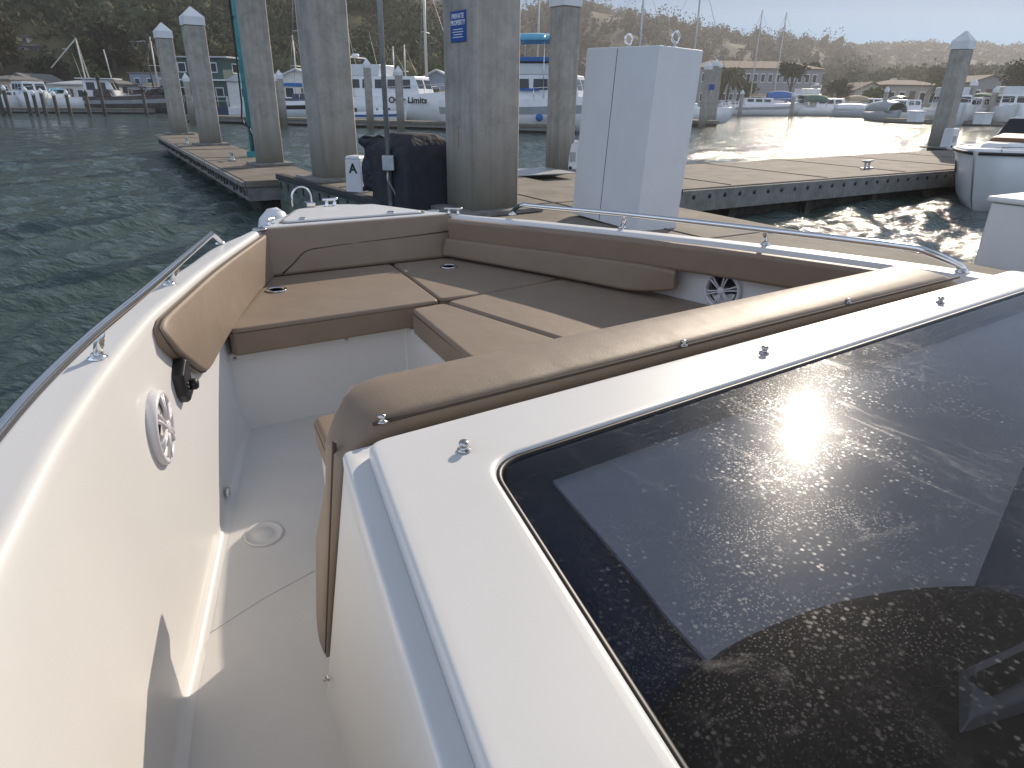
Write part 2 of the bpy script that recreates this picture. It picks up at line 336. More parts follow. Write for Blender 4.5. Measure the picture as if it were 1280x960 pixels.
# ================================================================== setting: water, land, hills
def water():
    nr, na = 620, 430
    rr = np.concatenate([[0.05], 0.6*np.exp(np.linspace(0, np.log(580/.6), nr-1))])
    aa = np.radians(np.concatenate([np.linspace(-180, -62, 30, endpoint=False), np.linspace(-62, 62, na-60), np.linspace(62, 180, 31)[1:]]))
    R, A = np.meshgrid(rr, aa, indexing='ij'); X = R*np.sin(A); Y = R*np.cos(A); Z = np.zeros_like(X)
    sp = R*.0085+.006
    for _ in range(70):
        lam = .20*np.exp(rng.uniform(0, np.log(6.5))); th = rng.normal(radians(-50), .5); k = 2*pi/lam
        amp = .0092*lam**.8*rng.uniform(.5, 1.2)
        ph = rng.uniform(0, 2*pi); w = np.clip((lam/sp-2.2)/2.5, 0, 1)
        q = k*(X*np.sin(th)+Y*np.cos(th))+ph+.6*np.sin(.21*X+ph)+.5*np.sin(.17*Y+2*ph)
        Z += w*amp*(np.sin(q)+.25*np.sin(2*q+1.3))
    n = len(aa); v = np.stack([X, Y, Z], -1).reshape(-1, 3)
    i, j = np.meshgrid(np.arange(len(rr)-1), np.arange(n-1), indexing='ij'); a = (i*n+j).ravel()
    f = np.stack([a, a+n, a+n+1, a+1], -1)
    me = bpy.data.meshes.new('water'); me.vertices.add(len(v)); me.vertices.foreach_set('co', v.ravel())
    me.loops.add(f.size); me.loops.foreach_set('vertex_index', f.ravel().astype(np.int32)); me.polygons.add(len(f))
    me.polygons.foreach_set('loop_start', np.arange(0, f.size, 4, dtype=np.int32)); me.polygons.foreach_set('loop_total', np.full(len(f), 4, dtype=np.int32))
    me.update(calc_edges=True); me.validate(); me.polygons.foreach_set('use_smooth', [True]*len(me.polygons))
    mt, t, p = new_mat('harbour water'); L = t.links.new
    co = t.nodes.new('ShaderNodeNewGeometry').outputs['Position']
    n0 = t.nodes.new('ShaderNodeTexNoise'); n0.inputs['Scale'].default_value = .35; n0.inputs['Detail'].default_value = 4; L(co, n0.inputs[0])
    r = t.nodes.new('ShaderNodeValToRGB'); e = r.color_ramp.elements; e[0].position, e[1].position = .35, .7; e[0].color = (.050,.080,.076,1); e[1].color = (.072,.104,.088,1)
    L(n0.outputs[0], r.inputs[0]); L(r.outputs[0], p.inputs['Base Color'])
    p.inputs['Roughness'].default_value = .07; p.inputs['IOR'].default_value = 1.33
    nb = []
    for sc, st, di, de in ((.55, .7, .17, 4), (1.8, .75, .10, 4), (5.0, .9, .055, 4), (14, .7, .018, 3)):
        mp = t.nodes.new('ShaderNodeMapping'); mp.inputs['Rotation'].default_value = (0, 0, radians(35)); mp.inputs['Scale'].default_value = (1, 1.7, 1); L(co, mp.inputs[0])
        q = t.nodes.new('ShaderNodeTexNoise'); q.inputs['Scale'].default_value = sc; q.inputs['Detail'].default_value = de; q.inputs['Distortion'].default_value = .4; L(mp.outputs[0], q.inputs[0])
        b = t.nodes.new('ShaderNodeBump'); b.inputs['Strength'].default_value = st; b.inputs['Distance'].default_value = di; L(q.outputs[0], b.inputs['Height'])
        if nb: L(nb[-1].outputs[0], b.inputs['Normal'])
        nb.append(b)
    L(nb[-1].outputs[0], p.inputs['Normal'])
    me.materials.append(mt)
    o = bpy.data.objects.new('water', me); col.objects.link(o); tag(o, kind='structure')
water()

def np_mesh(name, v, f, mt, smooth_=False):
    me = bpy.data.meshes.new(name); me.from_pydata([tuple(q) for q in v], [], [tuple(q) for q in f]); me.materials.append(M[mt])
    if smooth_: me.polygons.foreach_set('use_smooth', [True]*len(f))
    o = bpy.data.objects.new(name, me); col.objects.link(o); return o
def vnoise(x, y, seed=0):
    z = 0
    for k in range(5):
        f = 2**k; g = np.random.default_rng(seed+k); a, b, c = g.uniform(0, 6.28, 3)
        z = z+(np.sin(f*x*1.0+a+1.3*np.sin(f*y*.7+c))*np.sin(f*y*1.1+b+1.1*np.sin(f*x*.8+a)))/f**.9
    return z
# ridges: silhouette of each as (photo column, photo row) at its crest distance
RIDGES = {
 'A': dict(D=230, near=92, pts=[(-500,-200),(-250,-160),(0,-115),(200,-62),(330,-30),(430,-6),(466,5),(510,28),(560,62),(620,98),(680,120)], mt='hill', amp=3.0),
 'B': dict(D=400, near=190, pts=[(330,60),(420,14),(480,10),(556,11),(600,22),(655,31),(690,15),(735,20),(770,29),(830,44),(880,52),(930,57),(1000,62),(1060,76),(1110,104),(1160,122)], mt='hilldry', amp=2.2),
 'C': dict(D=560, near=330, pts=[(760,75),(850,64),(940,62),(1040,62),(1110,60),(1165,58),(1200,63),(1280,65),(1450,66),(1700,60)], mt='hilldry', amp=1.5),
 'D': dict(D=215, near=130, pts=[(1000,118),(1060,100),(1120,97),(1200,96),(1280,92),(1450,88),(1700,80)], mt='hill', amp=.8),
}
RG = {}
def ridge(key):
    d = RIDGES[key]; D = d['D']; pts = d['pts']
    w = [aty(px, py, D) for px, py in pts]
    xs = np.array([p.x/D for p in w]); zs = np.array([p.z for p in w])
    def height(tx, q):                     # tx: x/y, q: 0 foot .. 1 crest .. 1.6 behind
        c = np.interp(tx, xs, zs); edge = np.clip(np.minimum(tx-xs[0], xs[-1]-tx)/.08, 0, 1)
        s = np.where(q < 1, np.sin(np.clip(q, 0, 1)*pi/2)**1.15, 1-(q-1)*.5)
        nz = vnoise(tx*9, q*5, ord(key))*d['amp']*np.clip(1-np.abs(q-1)*.0, 0, 1)*np.where(q > .97, .25, 1)*np.clip(q*4, 0, 1)
        return .4+(c-.4)*s+nz*edge
    RG[key] = (d, height, xs)
    nt_, nq = 220, 60
    T, Q = np.meshgrid(np.linspace(xs[0], xs[-1], nt_), np.linspace(0, 1.5, nq), indexing='ij')
    Yd = d['near']+(D-d['near'])*Q; Z = height(T, Q); X = T*Yd
    v = np.stack([X, Yd, Z], -1).reshape(-1, 3)
    i, j = np.meshgrid(np.arange(nt_-1), np.arange(nq-1), indexing='ij'); a = (i*nq+j).ravel()
    f = np.stack([a, a+nq, a+nq+1, a+1], -1)
    o = np_mesh('hill', v, f, d['mt'], True); tag(o, kind='structure')
for k in RIDGES: ridge(k)

def ground(px, py, key='A'):
    """forward distance and q at which the sight line through a photo position meets the hillside"""
    d, H, xs = RG[key]; r = ray(px, py); tx = r.x/r.y
    for Y in np.arange(d['near']+2, d['D']+4, .5):
        if EYE.z+r.z/r.y*Y <= float(H(np.array(tx), np.array((Y-d['near'])/(d['D']-d['near'])))): return float(Y)
    return float(d['D'])
CLEAR = []                                      # openings in the wood: (x/y, q, half width, depth in front)
for px_, py_, w_, dq in ((35,64,16,.30),(97,68,18,.30),(177,60,16,.30),(225,81,14,.22),(27,52,14,.25),(146,95,24,.14),(3,98,24,.12),(106,100,20,.12),(62,105,22,.10),(196,105,22,.10),(250,104,22,.12),(300,108,24,.10)):
    Y_ = ground(px_, py_); r_ = ray(px_, py_); dd = RG['A'][0]
    CLEAR.append((r_.x/r_.y, (Y_-dd['near'])/(dd['D']-dd['near']), w_/FPX, dq))
ICO_V, ICO_F = None, None
def ico():
    global ICO_V, ICO_F
    if ICO_V is None:
        b = bmesh.new(); bmesh.ops.create_icosphere(b, subdivisions=2, radius=1); b.verts.ensure_lookup_table()
        ICO_V = np.array([v.co[:] for v in b.verts]); ICO_F = np.array([[v.index for v in f.verts] for f in b.faces]); b.free()
    return ICO_V, ICO_F
def crown_arrays(c, rad, n_leaf, leaf, g, squash=1.0, core=.48):
    """a crown: a dented core and many leaf-sized faces through its outer volume"""
    V, F = ico(); vs = []; fs = []
    k = core*(1+g.normal(0, .22, (len(V), 1))); v = V*k*np.array(rad)+np.array(c); vs.append(v); fs.append(F); off = len(v)
    d = g.normal(size=(n_leaf, 3)); d /= np.linalg.norm(d, axis=1)[:, None]
    lump = 1+.22*np.sin(d[:, :1]*5+g.uniform(0, 6))*np.sin(d[:, 1:2]*5+g.uniform(0, 6))+.12*np.sin(d[:, 2:]*9+g.uniform(0, 6))
    p = d*(core*.9+(1.12-core*.9)*g.uniform(0, 1, (n_leaf, 1))**.6)*lump*np.array(rad)+np.array(c)
    a = g.normal(size=(n_leaf, 3)); b = g.normal(size=(n_leaf, 3)); a /= np.linalg.norm(a, axis=1)[:, None]; b -= a*(a*b).sum(1)[:, None]; b /= np.linalg.norm(b, axis=1)[:, None]
    s = leaf*g.uniform(.5, 1.2, (n_leaf, 1)); q = np.stack([p-a*s, p+b*s*.6, p+a*s, p-b*s*.6], 1).reshape(-1, 3)
    # keep triangles and quads apart: quads written as two triangles
    i = np.arange(n_leaf)*4+off
    vs.append(q); fs.append(np.stack([i, i+1, i+2], -1)); fs.append(np.stack([i, i+2, i+3], -1))
    return np.concatenate(vs), np.concatenate(fs)
def tri_mesh(name, chunks, mt):
    off = 0; V = []; F = []
    for v, f in chunks: V.append(v); F.append(f+off); off += len(v)
    V = np.concatenate(V); F = np.concatenate(F)
    me = bpy.data.meshes.new(name); me.vertices.add(len(V)); me.vertices.foreach_set('co', V.ravel())
    me.loops.add(F.size); me.loops.foreach_set('vertex_index', F.ravel().astype(np.int32)); me.polygons.add(len(F))
    me.polygons.foreach_set('loop_start', np.arange(0, F.size, 3, dtype=np.int32)); me.polygons.foreach_set('loop_total', np.full(len(F), 3, dtype=np.int32))
    me.update(calc_edges=True); me.materials.append(M[mt])
    o = bpy.data.objects.new(name, me); col.objects.link(o); return o
def forest(key, n, mt, rad, q0, q1, n_leaf, leaf, seed, tall=1.1, dens=0.0, crest=0):
    d, H, xs = RG[key]; g = np.random.default_rng(seed); ch = []; k = 0
    while k < n:
        tx = g.uniform(xs[0]+.02, xs[-1]-.02); q = g.uniform(q0, q1) if k >= crest else g.uniform(.95, 1.0)
        if dens and vnoise(tx*14, q*8, seed) < dens and k >= crest: 
            if g.uniform() < .8: continue
        if key == 'A' and any(abs(tx-a) < w and c-e < q < c+.02 for a, c, w, e in CLEAR): k += 1; continue
        Yd = d['near']+(d['D']-d['near'])*q; z = float(H(np.array(tx), np.array(q)))
        r = rad[0]+(rad[1]-rad[0])*g.uniform()**1.8*1.25; rt = r*tall*g.uniform(.75, 1.3)
        ch.append(crown_arrays((tx*Yd, Yd, z+rt*.55), (r, r, rt), n_leaf, leaf, g)); k += 1
    o = tri_mesh('forest', ch, mt); tag(o, kind='stuff'); return o
forest('A', 2300, 'forest', (1.1, 3.1), .03, 1.02, 140, .42, 11, 1.15, -.15, 90)
forest('B', 1000, 'forestdry', (1.5, 3.4), .1, 1.0, 90, .6, 12, 1.35, -.9, 240)
forest('C', 1300, 'forestdry', (2.4, 4.6), .1, 1.0, 30, 1.1, 13, .6, 0, 200)
forest('D', 450, 'forest', (1.0, 2.4), .1, 1.02, 90, .42, 14, .9, 0, 40)

# land behind the docks
def land(name, poly, z=.35):
    b = MB().prism(poly, -.8, z); o = b.build(name, 'land'); tag(o, kind='structure')
land('shore', [(-320,75),(-60,66),(-44,73),(-28,80),(-16,66),(-4,58),(8,62),(16,80),(22,104),(30,106),(44,101),(58,88),(85,84),(330,100),(420,590),(-420,590)])
def haze():
    b = MB().box((0, 150, 48.5), (1500, 1500, 99.2)); o = b.build('haze', 'land'); tag(o, kind='stuff'); o.display_type = 'WIRE'
    mt = bpy.data.materials.new('thin air'); mt.use_nodes = True; t = mt.node_tree; t.nodes.remove(t.nodes['Principled BSDF'])
    pv = t.nodes.new('ShaderNodeVolumePrincipled'); pv.inputs['Color'].default_value = (.90, .91, .94, 1); pv.inputs['Density'].default_value = HAZE; pv.inputs['Anisotropy'].default_value = .45
    t.links.new(pv.outputs[0], t.nodes['Material Output'].inputs['Volume']); o.data.materials[0] = mt
haze()
# ================================================================== the motor boat we stand on (local frame: x to starboard, y to the bow)
boat = thing('motor_boat', 'white bow rider with taupe cushions and a dark flat windscreen, moored in front', 'boat', (0, 0, 0), HD)
CX = 1.14
def Gz(h): return 1.17 if h < 1.2 else (1.17-.07*(h-1.2)/2.1 if h < 3.3 else 1.10)
def Sz(h): return .33 if h < 1.6 else (.33+.1*(h-1.6)/1.05 if h < 2.65 else .43)
IN = smooth([(-2.6,-.30),(-1,-.30),(0,-.285),(.5,-.242),(.9,-.19),(1.4,-.098),(1.97,.046),(2.24,.14),(2.65,.295),(3.21,.537),(3.45,.65),(3.7,.78)], 90)
OUT = smooth([(-2.6,-.47),(-1,-.46),(0,-.43),(.6,-.36),(1.25,-.25),(1.68,-.155),(2.385,.085),(2.65,.20),(3.04,.357),(3.39,.562),(3.7,.755),(3.88,.875),(4.0,.965),(4.06,1.04),(4.075,1.14)], 110)
def rin(h): return ip(h, IN)
def rout(h): return ip(h, OUT)
def rsole(h): return ip(h, [(0,-.22),(1.25,-.105),(1.45,-.06),(2.16,.155),(2.68,.322),(3.6,.74)])
def side(r, sgn): return r if sgn < 0 else 2*CX-r
# hull skin
mb = MB()
for sg in (-1, 1):
    rings = []
    for h, ro in OUT:
        w = CX-ro; g = Gz(h); k = max(0, min(1, (4.075-h)/2.2))**.55
        row = [(w-.012, g-.012), (w+.004, g-.035), (w+.03, g-.075), (w+.03, g-.12), (w-.005, g-.14), (w*(.94*k+.60*(1-k)), .42), (w*(.84*k+.30*(1-k)), .05), (w*.45*k, -.22), (0, -.35)]
        bx = .25*(1-k)
        rings.append([(side(CX-a, sg), h-bx*max(0, (g-z))*.9, z) for a, z in row])
    if sg > 0: rings = rings[::-1]
    mb.loft(rings, False, False, True)
mb.build('hull', 'gelcoat', boat)
# gunwale and inner wall
mb = MB()
for sg in (-1, 1):
    rings = []
    for h in np.linspace(-2.6, 3.5, 120):
        h = float(h); a, b, g, s_, rs = rin(h), rout(h), Gz(h), Sz(h), rsole(h)
        prof = [(rs+.030, s_+.001), (rs+.020, s_+.002), (rs+.012, s_+.005), (rs+.005, s_+.011), (rs+.001, s_+.02), (rs, s_+.03), (rs*.98+a*.02, s_+.07), (a*.97+rs*.03, g-.035), (a, g-.018), (a-.003, g-.009), (a-.009, g-.003), (a-.018, g), (a-.028, g), (b+.03, g), (b+.02, g), (b+.01, g-.003), (b+.003, g-.01), (b, g-.03)]
        rings.append([(side(r, sg), h, z) for r, z in prof])
    if sg < 0: rings = rings[::-1]
    mb.loft(rings, False, False, True)
mb.build('gunwale', 'gelcoat', boat)
# sole
mb = MB(); rings = []
for h in np.linspace(-2.6, 3.5, 60):
    h = float(h); rings.append([(rsole(h)-.02, h, Sz(h)), (2*CX-rsole(h)+.02, h, Sz(h))])
mb.loft(rings[::-1], False, False); sole = mb.build('sole', 'sole', boat)
# round ringed disc and the hatch joint in the sole
mb = MB(); o_ = (.246, 1.982, Sz(1.982)+.001); mb.lathe([(.062,0),(.062,.004),(.056,.006),(.052,.003),(.030,.003),(.028,.005),(.0,.005)], o_, (0, -.095, 1), 32); mb.build('ringed_disc', 'sole', boat)
mb = MB(); mb.tube([(-.02,1.62,Sz(1.62)+.0005),(.18,1.70,Sz(1.7)+.0005),(.4,1.76,Sz(1.76)+.0005)], .0006, 5); mb.build('sole_joint', 'hullgrey', boat)
# foredeck with anchor locker lid
fd = [(rout(h)+.02, h) for h in np.linspace(3.455, 4.06, 16)]
fd = fd+[(2*CX-r, h) for r, h in fd[::-1]]
mb = MB(); mb.prism(fd, 1.04, 1.102); deck = mb.build('foredeck', 'gelcoat', boat, .01)
lid = round_poly([(.74,3.515),(1.54,3.515),(1.36,3.90),(.93,3.90)], .05)
mb = MB(); mb.prism(lid, 1.09, 1.113); mb.build('anchor_locker_lid', 'gelcoat', boat, .005)
mb = MB(); mb.tube([(*p, 1.104) for p in round_poly([(.725,3.502),(1.555,3.502),(1.372,3.915),(.918,3.915)], .05)], .004, 5, True); mb.build('locker_seam', 'dockside', deck)
def horn(name, p, rz, L=.11, s=1.0):
    mb = MB(); c_, q = cos(rz), sin(rz)
    for k in (-.25, .25):
        mb.lathe([(.017*s,0),(.012*s,.006*s),(.009*s,.03*s),(.01*s,.034*s)], (p[0]+c_*k*L, p[1]+q*k*L, p[2]), n=10)
    mb.tube([(p[0]+c_*t*L, p[1]+q*t*L, p[2]+.036*s+.008*abs(t)*s) for t in (-.5, -.3, 0, .3, .5)], [.006*s, .009*s, .010*s, .009*s, .006*s], 8)
    return mb.build(name, 'steel', boat)
horn('deck_cleat', (1.14, 3.985, 1.103), .2, .10)
horn('deck_cleat', (.70, 3.52, 1.103), .9, .10, .7)
horn('deck_cleat', (1.66, 3.42, 1.103), -.5, .10, .7)
def puck(name, r, h, rad=.035, z=None):
    MB().lathe([(rad,0),(rad,.004),(rad*.8,.007),(rad*.72,.004),(rad*.2,.005),(0,.006)], (r, h, (Gz(h) if z is None else z)+.001), n=20).build(name, 'steel', boat)
puck('deck_filler_cap', .62, 3.41); puck('deck_filler_cap', 1.60, 3.56, .035); puck('lid_latch', 1.34, 3.54, .022, 1.113); puck('lid_latch', .86, 3.54, .018, 1.113)
# bow roller with its chrome hoop
br = MB(); hp = []
for k in range(13):
    t = pi*k/12; hp.append((.985-.055*cos(t), 4.02, 1.10+.055+.06*sin(t)))
br.tube([(.93, 4.02, 1.10)]+hp+[(1.04, 4.02, 1.10)], .006, 8); br.build('bow_hoop', 'steel', boat)
MB().box((1.02, 3.99, 1.118), (.05, .07, .03)).build('bow_roller', 'steel', boat, .006)
an = MB(); an.lathe([(0,-.13),(.05,-.11),(.085,-.04),(.085,.05),(.05,.11),(0,.13)], (.80, 3.98, .99), (.3, .2, 1), 18); an.build('bow_fender', 'whitepaint', boat)

# ---------------------------------------------------------------- rails
def rail(pts, posts, base_ends):
    q = []
    for i in range(len(pts)-1):                      # Catmull-Rom
        P = [Vector(pts[max(0, min(len(pts)-1, i+k))]) for k in (-1, 0, 1, 2)]
        for s_ in range(8):
            t = s_/8; q.append(.5*((2*P[1])+(P[2]-P[0])*t+(2*P[0]-5*P[1]+4*P[2]-P[3])*t*t+(3*P[1]-P[0]-3*P[2]+P[3])*t**3))
    q.append(Vector(pts[-1])); o = MB().tube(q, .0125, 12).build('grab_rail', 'steel', boat)
    for a, b in posts:
        mb = MB(); mb.tube([a, b], .0105, 10); mb.lathe([(.021,0),(.021,.004),(.014,.008),(.011,.014)], a, n=14); mb.build('rail_post', 'steel', o)
    for e in base_ends:
        MB().lathe([(.023,0),(.023,.004),(.015,.009),(.0125,.016)], e, n=14).build('rail_flange', 'steel', o)
def g(h, dz=0): return Gz(h)+dz
rail([(-.385,-1.6,g(0,.075)),(-.37,-.6,g(0,.075)),(-.335,.1,g(0,.075)),(-.265,.7,g(0,.075)),(-.195,1.136,g(0,.07)),(-.092,1.541,g(1.54,.07)),(.047,1.976,g(1.97,.07)),(.19,2.43,g(2.4,.07)),(.325,2.86,g(2.86,.07)),(.352,2.95,g(2.9,.062)),(.395,3.09,g(3.1,.012)),(.397,3.105,g(3.1))],
     [((-.077,1.66,g(1.66)),(-.060,1.64,g(1.66,.07))), ((.131,2.375,g(2.375)),(.165,2.35,g(2.35,.066))), ((-.29,.6,g(.6)),(-.275,.6,g(.6,.07))), ((-.37,-.5,g(0)),(-.365,-.5,g(0,.07)))], [(.397,3.105,g(3.1))])
rail([(1.946,3.265,g(3.3)),(1.945,3.25,g(3.3,.02)),(1.915,3.12,g(3.1,.066)),(1.945,3.0,g(3.0,.07)),(2.115,2.515,g(2.5,.07)),(2.292,1.819,g(1.8,.07)),(2.39,1.34,g(1.34,.07)),(2.405,1.24,g(1.24,.062)),(2.475,1.16,g(1.16,.02)),(2.482,1.15,g(1.15))],
     [((2.145,2.55,g(2.55)),(2.12,2.50,g(2.5,.066))), ((2.345,1.862,g(1.862)),(2.29,1.83,g(1.83,.066)))], [(1.946,3.265,g(3.3)), (2.482,1.15,g(1.15))])

# ---------------------------------------------------------------- bow seating
def base_poly(): return [(rsole(2.66)-.03,2.66),(1.045,2.66),(1.045,1.3),(2*CX-rsole(1.3)+.03,1.3),(2*CX-rsole(2.66)+.03,2.66),(1.66,3.45),(.6,3.45)]
MB().prism(base_poly(), .30, .766).build('seat_base', 'gelcoat', boat, .012)
def wallp(h, off): return rin(h)+off
def cushion(name, poly, z0=.77, z1=.88, rad=.03, label=None):
    o = MB().prism(round_poly(poly, rad, 4), z0, z1).build(name, 'fabric', boat, .018, 3)
    # sewn edge around the top
    P = round_poly(poly, rad, 4); cx = sum(p[0] for p in P)/len(P); cy = sum(p[1] for p in P)/len(P)
    ins = [(p[0]+(cx-p[0])*.004/max(.05, abs(cx-p[0])+abs(cy-p[1])), p[1]+(cy-p[1])*.004/max(.05, abs(cx-p[0])+abs(cy-p[1]))) for p in P]
    MB().tube([(*p, z1-.017) for p in ins], .0034, 5, True).build('piping', 'piping', o)
    if label: o['label'] = label
    return o
cushion('seat_cushion', [(.305,2.60),(1.045,2.60),(1.185,2.604),(1.252,3.355),(.575,3.355),(.56,3.30)], label='port bow seat cushion with a chrome cup holder')
cushion('seat_cushion', [(1.196,2.618),(1.36,2.612),(1.757,2.66),(1.98,2.70),(1.62,3.355),(1.262,3.355)], label='corner seat cushion under the bow backrest')
cushion('seat_cushion', [(1.202,2.574),(1.365,2.602),(1.757,2.648),(1.99,2.685),(2.12,2.30),(2.24,1.80),(2.30,1.32),(1.50,1.32),(1.365,1.95)], label='starboard bench cushion in the shade')
cushion('seat_cushion', [(1.03,2.55),(1.19,2.566),(1.353,1.95),(1.485,1.32),(.985,1.32),(.985,1.97)], .765, .878, .035, label='filler cushion at the inner corner of the bow seats')
def cup(r, h):
    mb = MB(); mb.lathe([(.046,0),(.046,.004),(.043,.006),(.039,.004),(.037,-.03),(.036,-.07),(0,-.072)], (r, h, .881), n=28)
    # steel ring; the shaded inside of the cup is a flat dark disc
    MB().lathe([(.047,0),(.047,.004),(.043,.007),(.037,.005),(.036,.003)], (r, h, .881), n=28).build('cup_holder', 'steel', boat)
    MB().lathe([(.036,0),(.03,.0015),(0,.0015)], (r, h, .8825), n=28).build('cup_shade_disc', 'cone', boat)
cup(.60, 3.09); cup(1.49, 3.14)
# bow backrest: leaning slab with a sewn line
def slab_on(path_bot, path_top, th, name, side_, n=24, sub=None, bev=.018, label=None):
    """padded slab whose face spans a lower and an upper line; th: thickness away from the seat"""
    A = [Vector(p) for p in path_bot]; B = [Vector(p) for p in path_top]; rings = []
    for i in range(len(A)):
        t = (A[min(i+1, len(A)-1)]-A[max(i-1, 0)]).normalized(); up = (B[i]-A[i]).normalized(); nrm = t.cross(up).normalized()*side_
        rings.append([A[i], B[i], B[i]+nrm*th, A[i]+nrm*th])
    if side_ < 0: rings = [[r[0], r[3], r[2], r[1]] for r in rings]
    mb = MB().loft(rings, True, True); o = mb.build(name, 'fabric', boat, bev, 3)
    if label: o['label'] = label
    return o
bb = slab_on([(.56,3.335,.885),(1.615,3.335,.885)], [(.59,3.40,1.108),(1.65,3.42,1.108)], .055, 'backrest', -1, label='bow backrest with a curved sewn panel')
def on_bow(u, v, off=.004): # u along, v up
    a = Vector((.56,3.335,.885)).lerp(Vector((1.615,3.335,.885)), u); b = Vector((.59,3.40,1.105)).lerp(Vector((1.65,3.42,1.105)), u)
    return a.lerp(b, v)+Vector((0, -off+.003, 0))
MB().tube([on_bow(u, v) for u, v in ((.12,.04),(.17,.22),(.205,.38),(.225,.45),(.26,.49),(.40,.52),(.60,.545),(.80,.57),(.99,.60))], .0038, 6).build('piping', 'piping', bb)
# starboard backrest: upper coaming pad runs aft to the console, lower cushion ends round by the loudspeaker
hs = list(np.linspace(3.36, 1.16, 26))
sb = slab_on([(2*CX-rin(h)-.045, h, Gz(h)-.125) for h in hs], [(2*CX-rin(h)-.055, h, Gz(h)-.005) for h in hs], .05, 'coaming_pad', 1)
hs2 = list(np.linspace(3.36, 2.12, 22)); zb = lambda h: .885+(0 if h > 2.35 else ((2.35-h)/.23)**2*.05); 
sl2 = slab_on([(2*CX-rin(h)-.082+.03*max(0, (2.35-h)/.23)**2, h, zb(h)) for h in hs2], [(2*CX-rin(h)-.060, h, Gz(h)-.120) for h in hs2], .06, 'backrest', 1, label='starboard backrest with a rounded after end', bev=.014)
MB().tube([(2*CX-rin(h)-.079, h, Gz(h)-.122) for h in hs2], .004, 6).build('piping', 'piping', sb)
# port coaming pad facing the sun
hp_ = list(np.linspace(1.97, 3.40, 30))
def pz0(h): return ip(h, [(1.97,1.068),(2.0,1.035),(2.10,.96),(2.2,.885),(2.245,.862),(2.29,.855),(2.54,.866),(3.0,.885),(3.42,.875)])
def pz1(h): return min(Gz(h)-.02, ip(h, [(1.97,1.112),(1.985,1.125),(2.02,1.14),(3.5,1.2)]))
hz = [(h, pz0(h)) for h in hp_]; hz2 = [(h, pz1(h)) for h in hp_]
nC = len(hp_); loop2 = hz+hz2[::-1]
def inset2(P, d):
    out = []; n = len(P)
    for k in range(n):
        a, p, b = P[k-1], P[k], P[(k+1) % n]
        t1 = Vector((p[0]-a[0], p[1]-a[1])); t2 = Vector((b[0]-p[0], b[1]-p[1]))
        if t1.length > 1e-6: t1.normalize()
        if t2.length > 1e-6: t2.normalize()
        nn = Vector((-t1.y-t2.y, t1.x+t2.x))
        if nn.length > 1e-6: nn.normalize()
        out.append((p[0]+nn.x*d, p[1]+nn.y*d))
    return out
def padpt(h, z, k):
    q = (z-pz0(max(1.97, min(3.4, h))))/max(.02, pz1(max(1.97, min(3.4, h)))-pz0(max(1.97, min(3.4, h)))); th = .046-.022*max(0, min(1, q))
    return (rin(h)+.004+th*k, h, z)
mb = MB(); loops = [(0, 0), (0, .55), (.002, .78), (.006, .93), (.013, 1.0)]
lp = [[padpt(h, z, k) for h, z in inset2(loop2, d)] for d, k in loops]
mb.loft(lp, True, False, True)
fr_ = lp[-1]; mb.add(fr_, [(c, c+1, 2*nC-2-c, 2*nC-1-c) for c in range(nC-1)], True)
pp = mb.build('coaming_pad', 'fabric', boat); pp['label'] = 'sunlit port side pad'
w_ = bmesh.new(); w_.from_mesh(pp.data); bmesh.ops.remove_doubles(w_, verts=w_.verts, dist=.0004); bmesh.ops.recalc_face_normals(w_, faces=w_.faces); w_.to_mesh(pp.data); w_.free()
MB().tube([padpt(h, z, .62) for h, z in inset2(loop2, -.0012)], .003, 5, True).build('piping', 'piping', pp)

# ---------------------------------------------------------------- loudspeakers, control box, small fittings
def speaker(p, ax, R, up=(0, 0, 1)):
    ax = Vector(ax).normalized(); p = Vector(p); w = (Vector(up)-ax*ax.dot(Vector(up))).normalized(); u = w.cross(ax)
    o = MB().lathe([(R,0),(R,.022),(R*.985,.030),(R*.93,.034),(R*.83,.031),(R*.80,.024),(R*.79,.010)], p, ax, 40).build('loudspeaker', 'speakerwhite', boat)
    MB().lathe([(R*.80,.010),(R*.74,.014),(R*.66,.010),(R*.3,.004),(R*.28,.012),(0,.018)], p, ax, 32).build('speaker_cone', 'cone', o)
    mb = MB()
    for k in range(6):
        for dl in (-.13, .13):
            a = k*pi/3+.3; e = u*cos(a+dl*.9)+w*sin(a+dl*.9); i_ = u*cos(a+dl*2.2)+w*sin(a+dl*2.2)
            mb.tube([p+ax*.034+i_*R*.16, p+ax*.034+e*R*.5, p+ax*.029+e*R*.86], [R*.042, R*.045, R*.055], 6)
    mb.lathe([(R*.20,.026),(R*.20,.036),(R*.14,.040),(0,.041)], p, ax, 20)
    mb.build('speaker_grille', 'speakerwhite', o)
def wall_n(h): 
    d = (rin(h+.05)-rin(h-.05))/.1; return Vector((1, -d, 0)).normalized()
speaker((rin(1.79)+.002, 1.79, .905), wall_n(1.79), .098)
n_ = wall_n(2.0); speaker((2*CX-rin(1.95)-.004, 1.95, .95), (-n_.x, n_.y, 0), .085)
h0 = 2.055; n_ = wall_n(h0); tdir = Vector((-n_.y, n_.x, 0)).normalized(); c0 = Vector((rin(h0), h0, .925))
mb = MB(); rg = []
for off, k in ((0, 1), (.035, 1), (.045, .9)):
    rg.append([c0+n_*off+tdir*(a*.042*k)+Vector((0, 0, b*k)) for a, b in ((-1,-.035),(-.3,-.068),(1,-.055),(1,.05),(.35,.062),(-1,.03))])
mb.loft(rg, True, True); cb = mb.build('control_box', 'blackplastic', boat, .004)
mb = MB(); mb.lathe([(.017,0),(.017,.016),(.013,.022),(0,.022)], c0+n_*.044+Vector((0, 0, -.02))+tdir*.012, n_, 16); mb.build('knob', 'gasket', cb)
mb = MB()
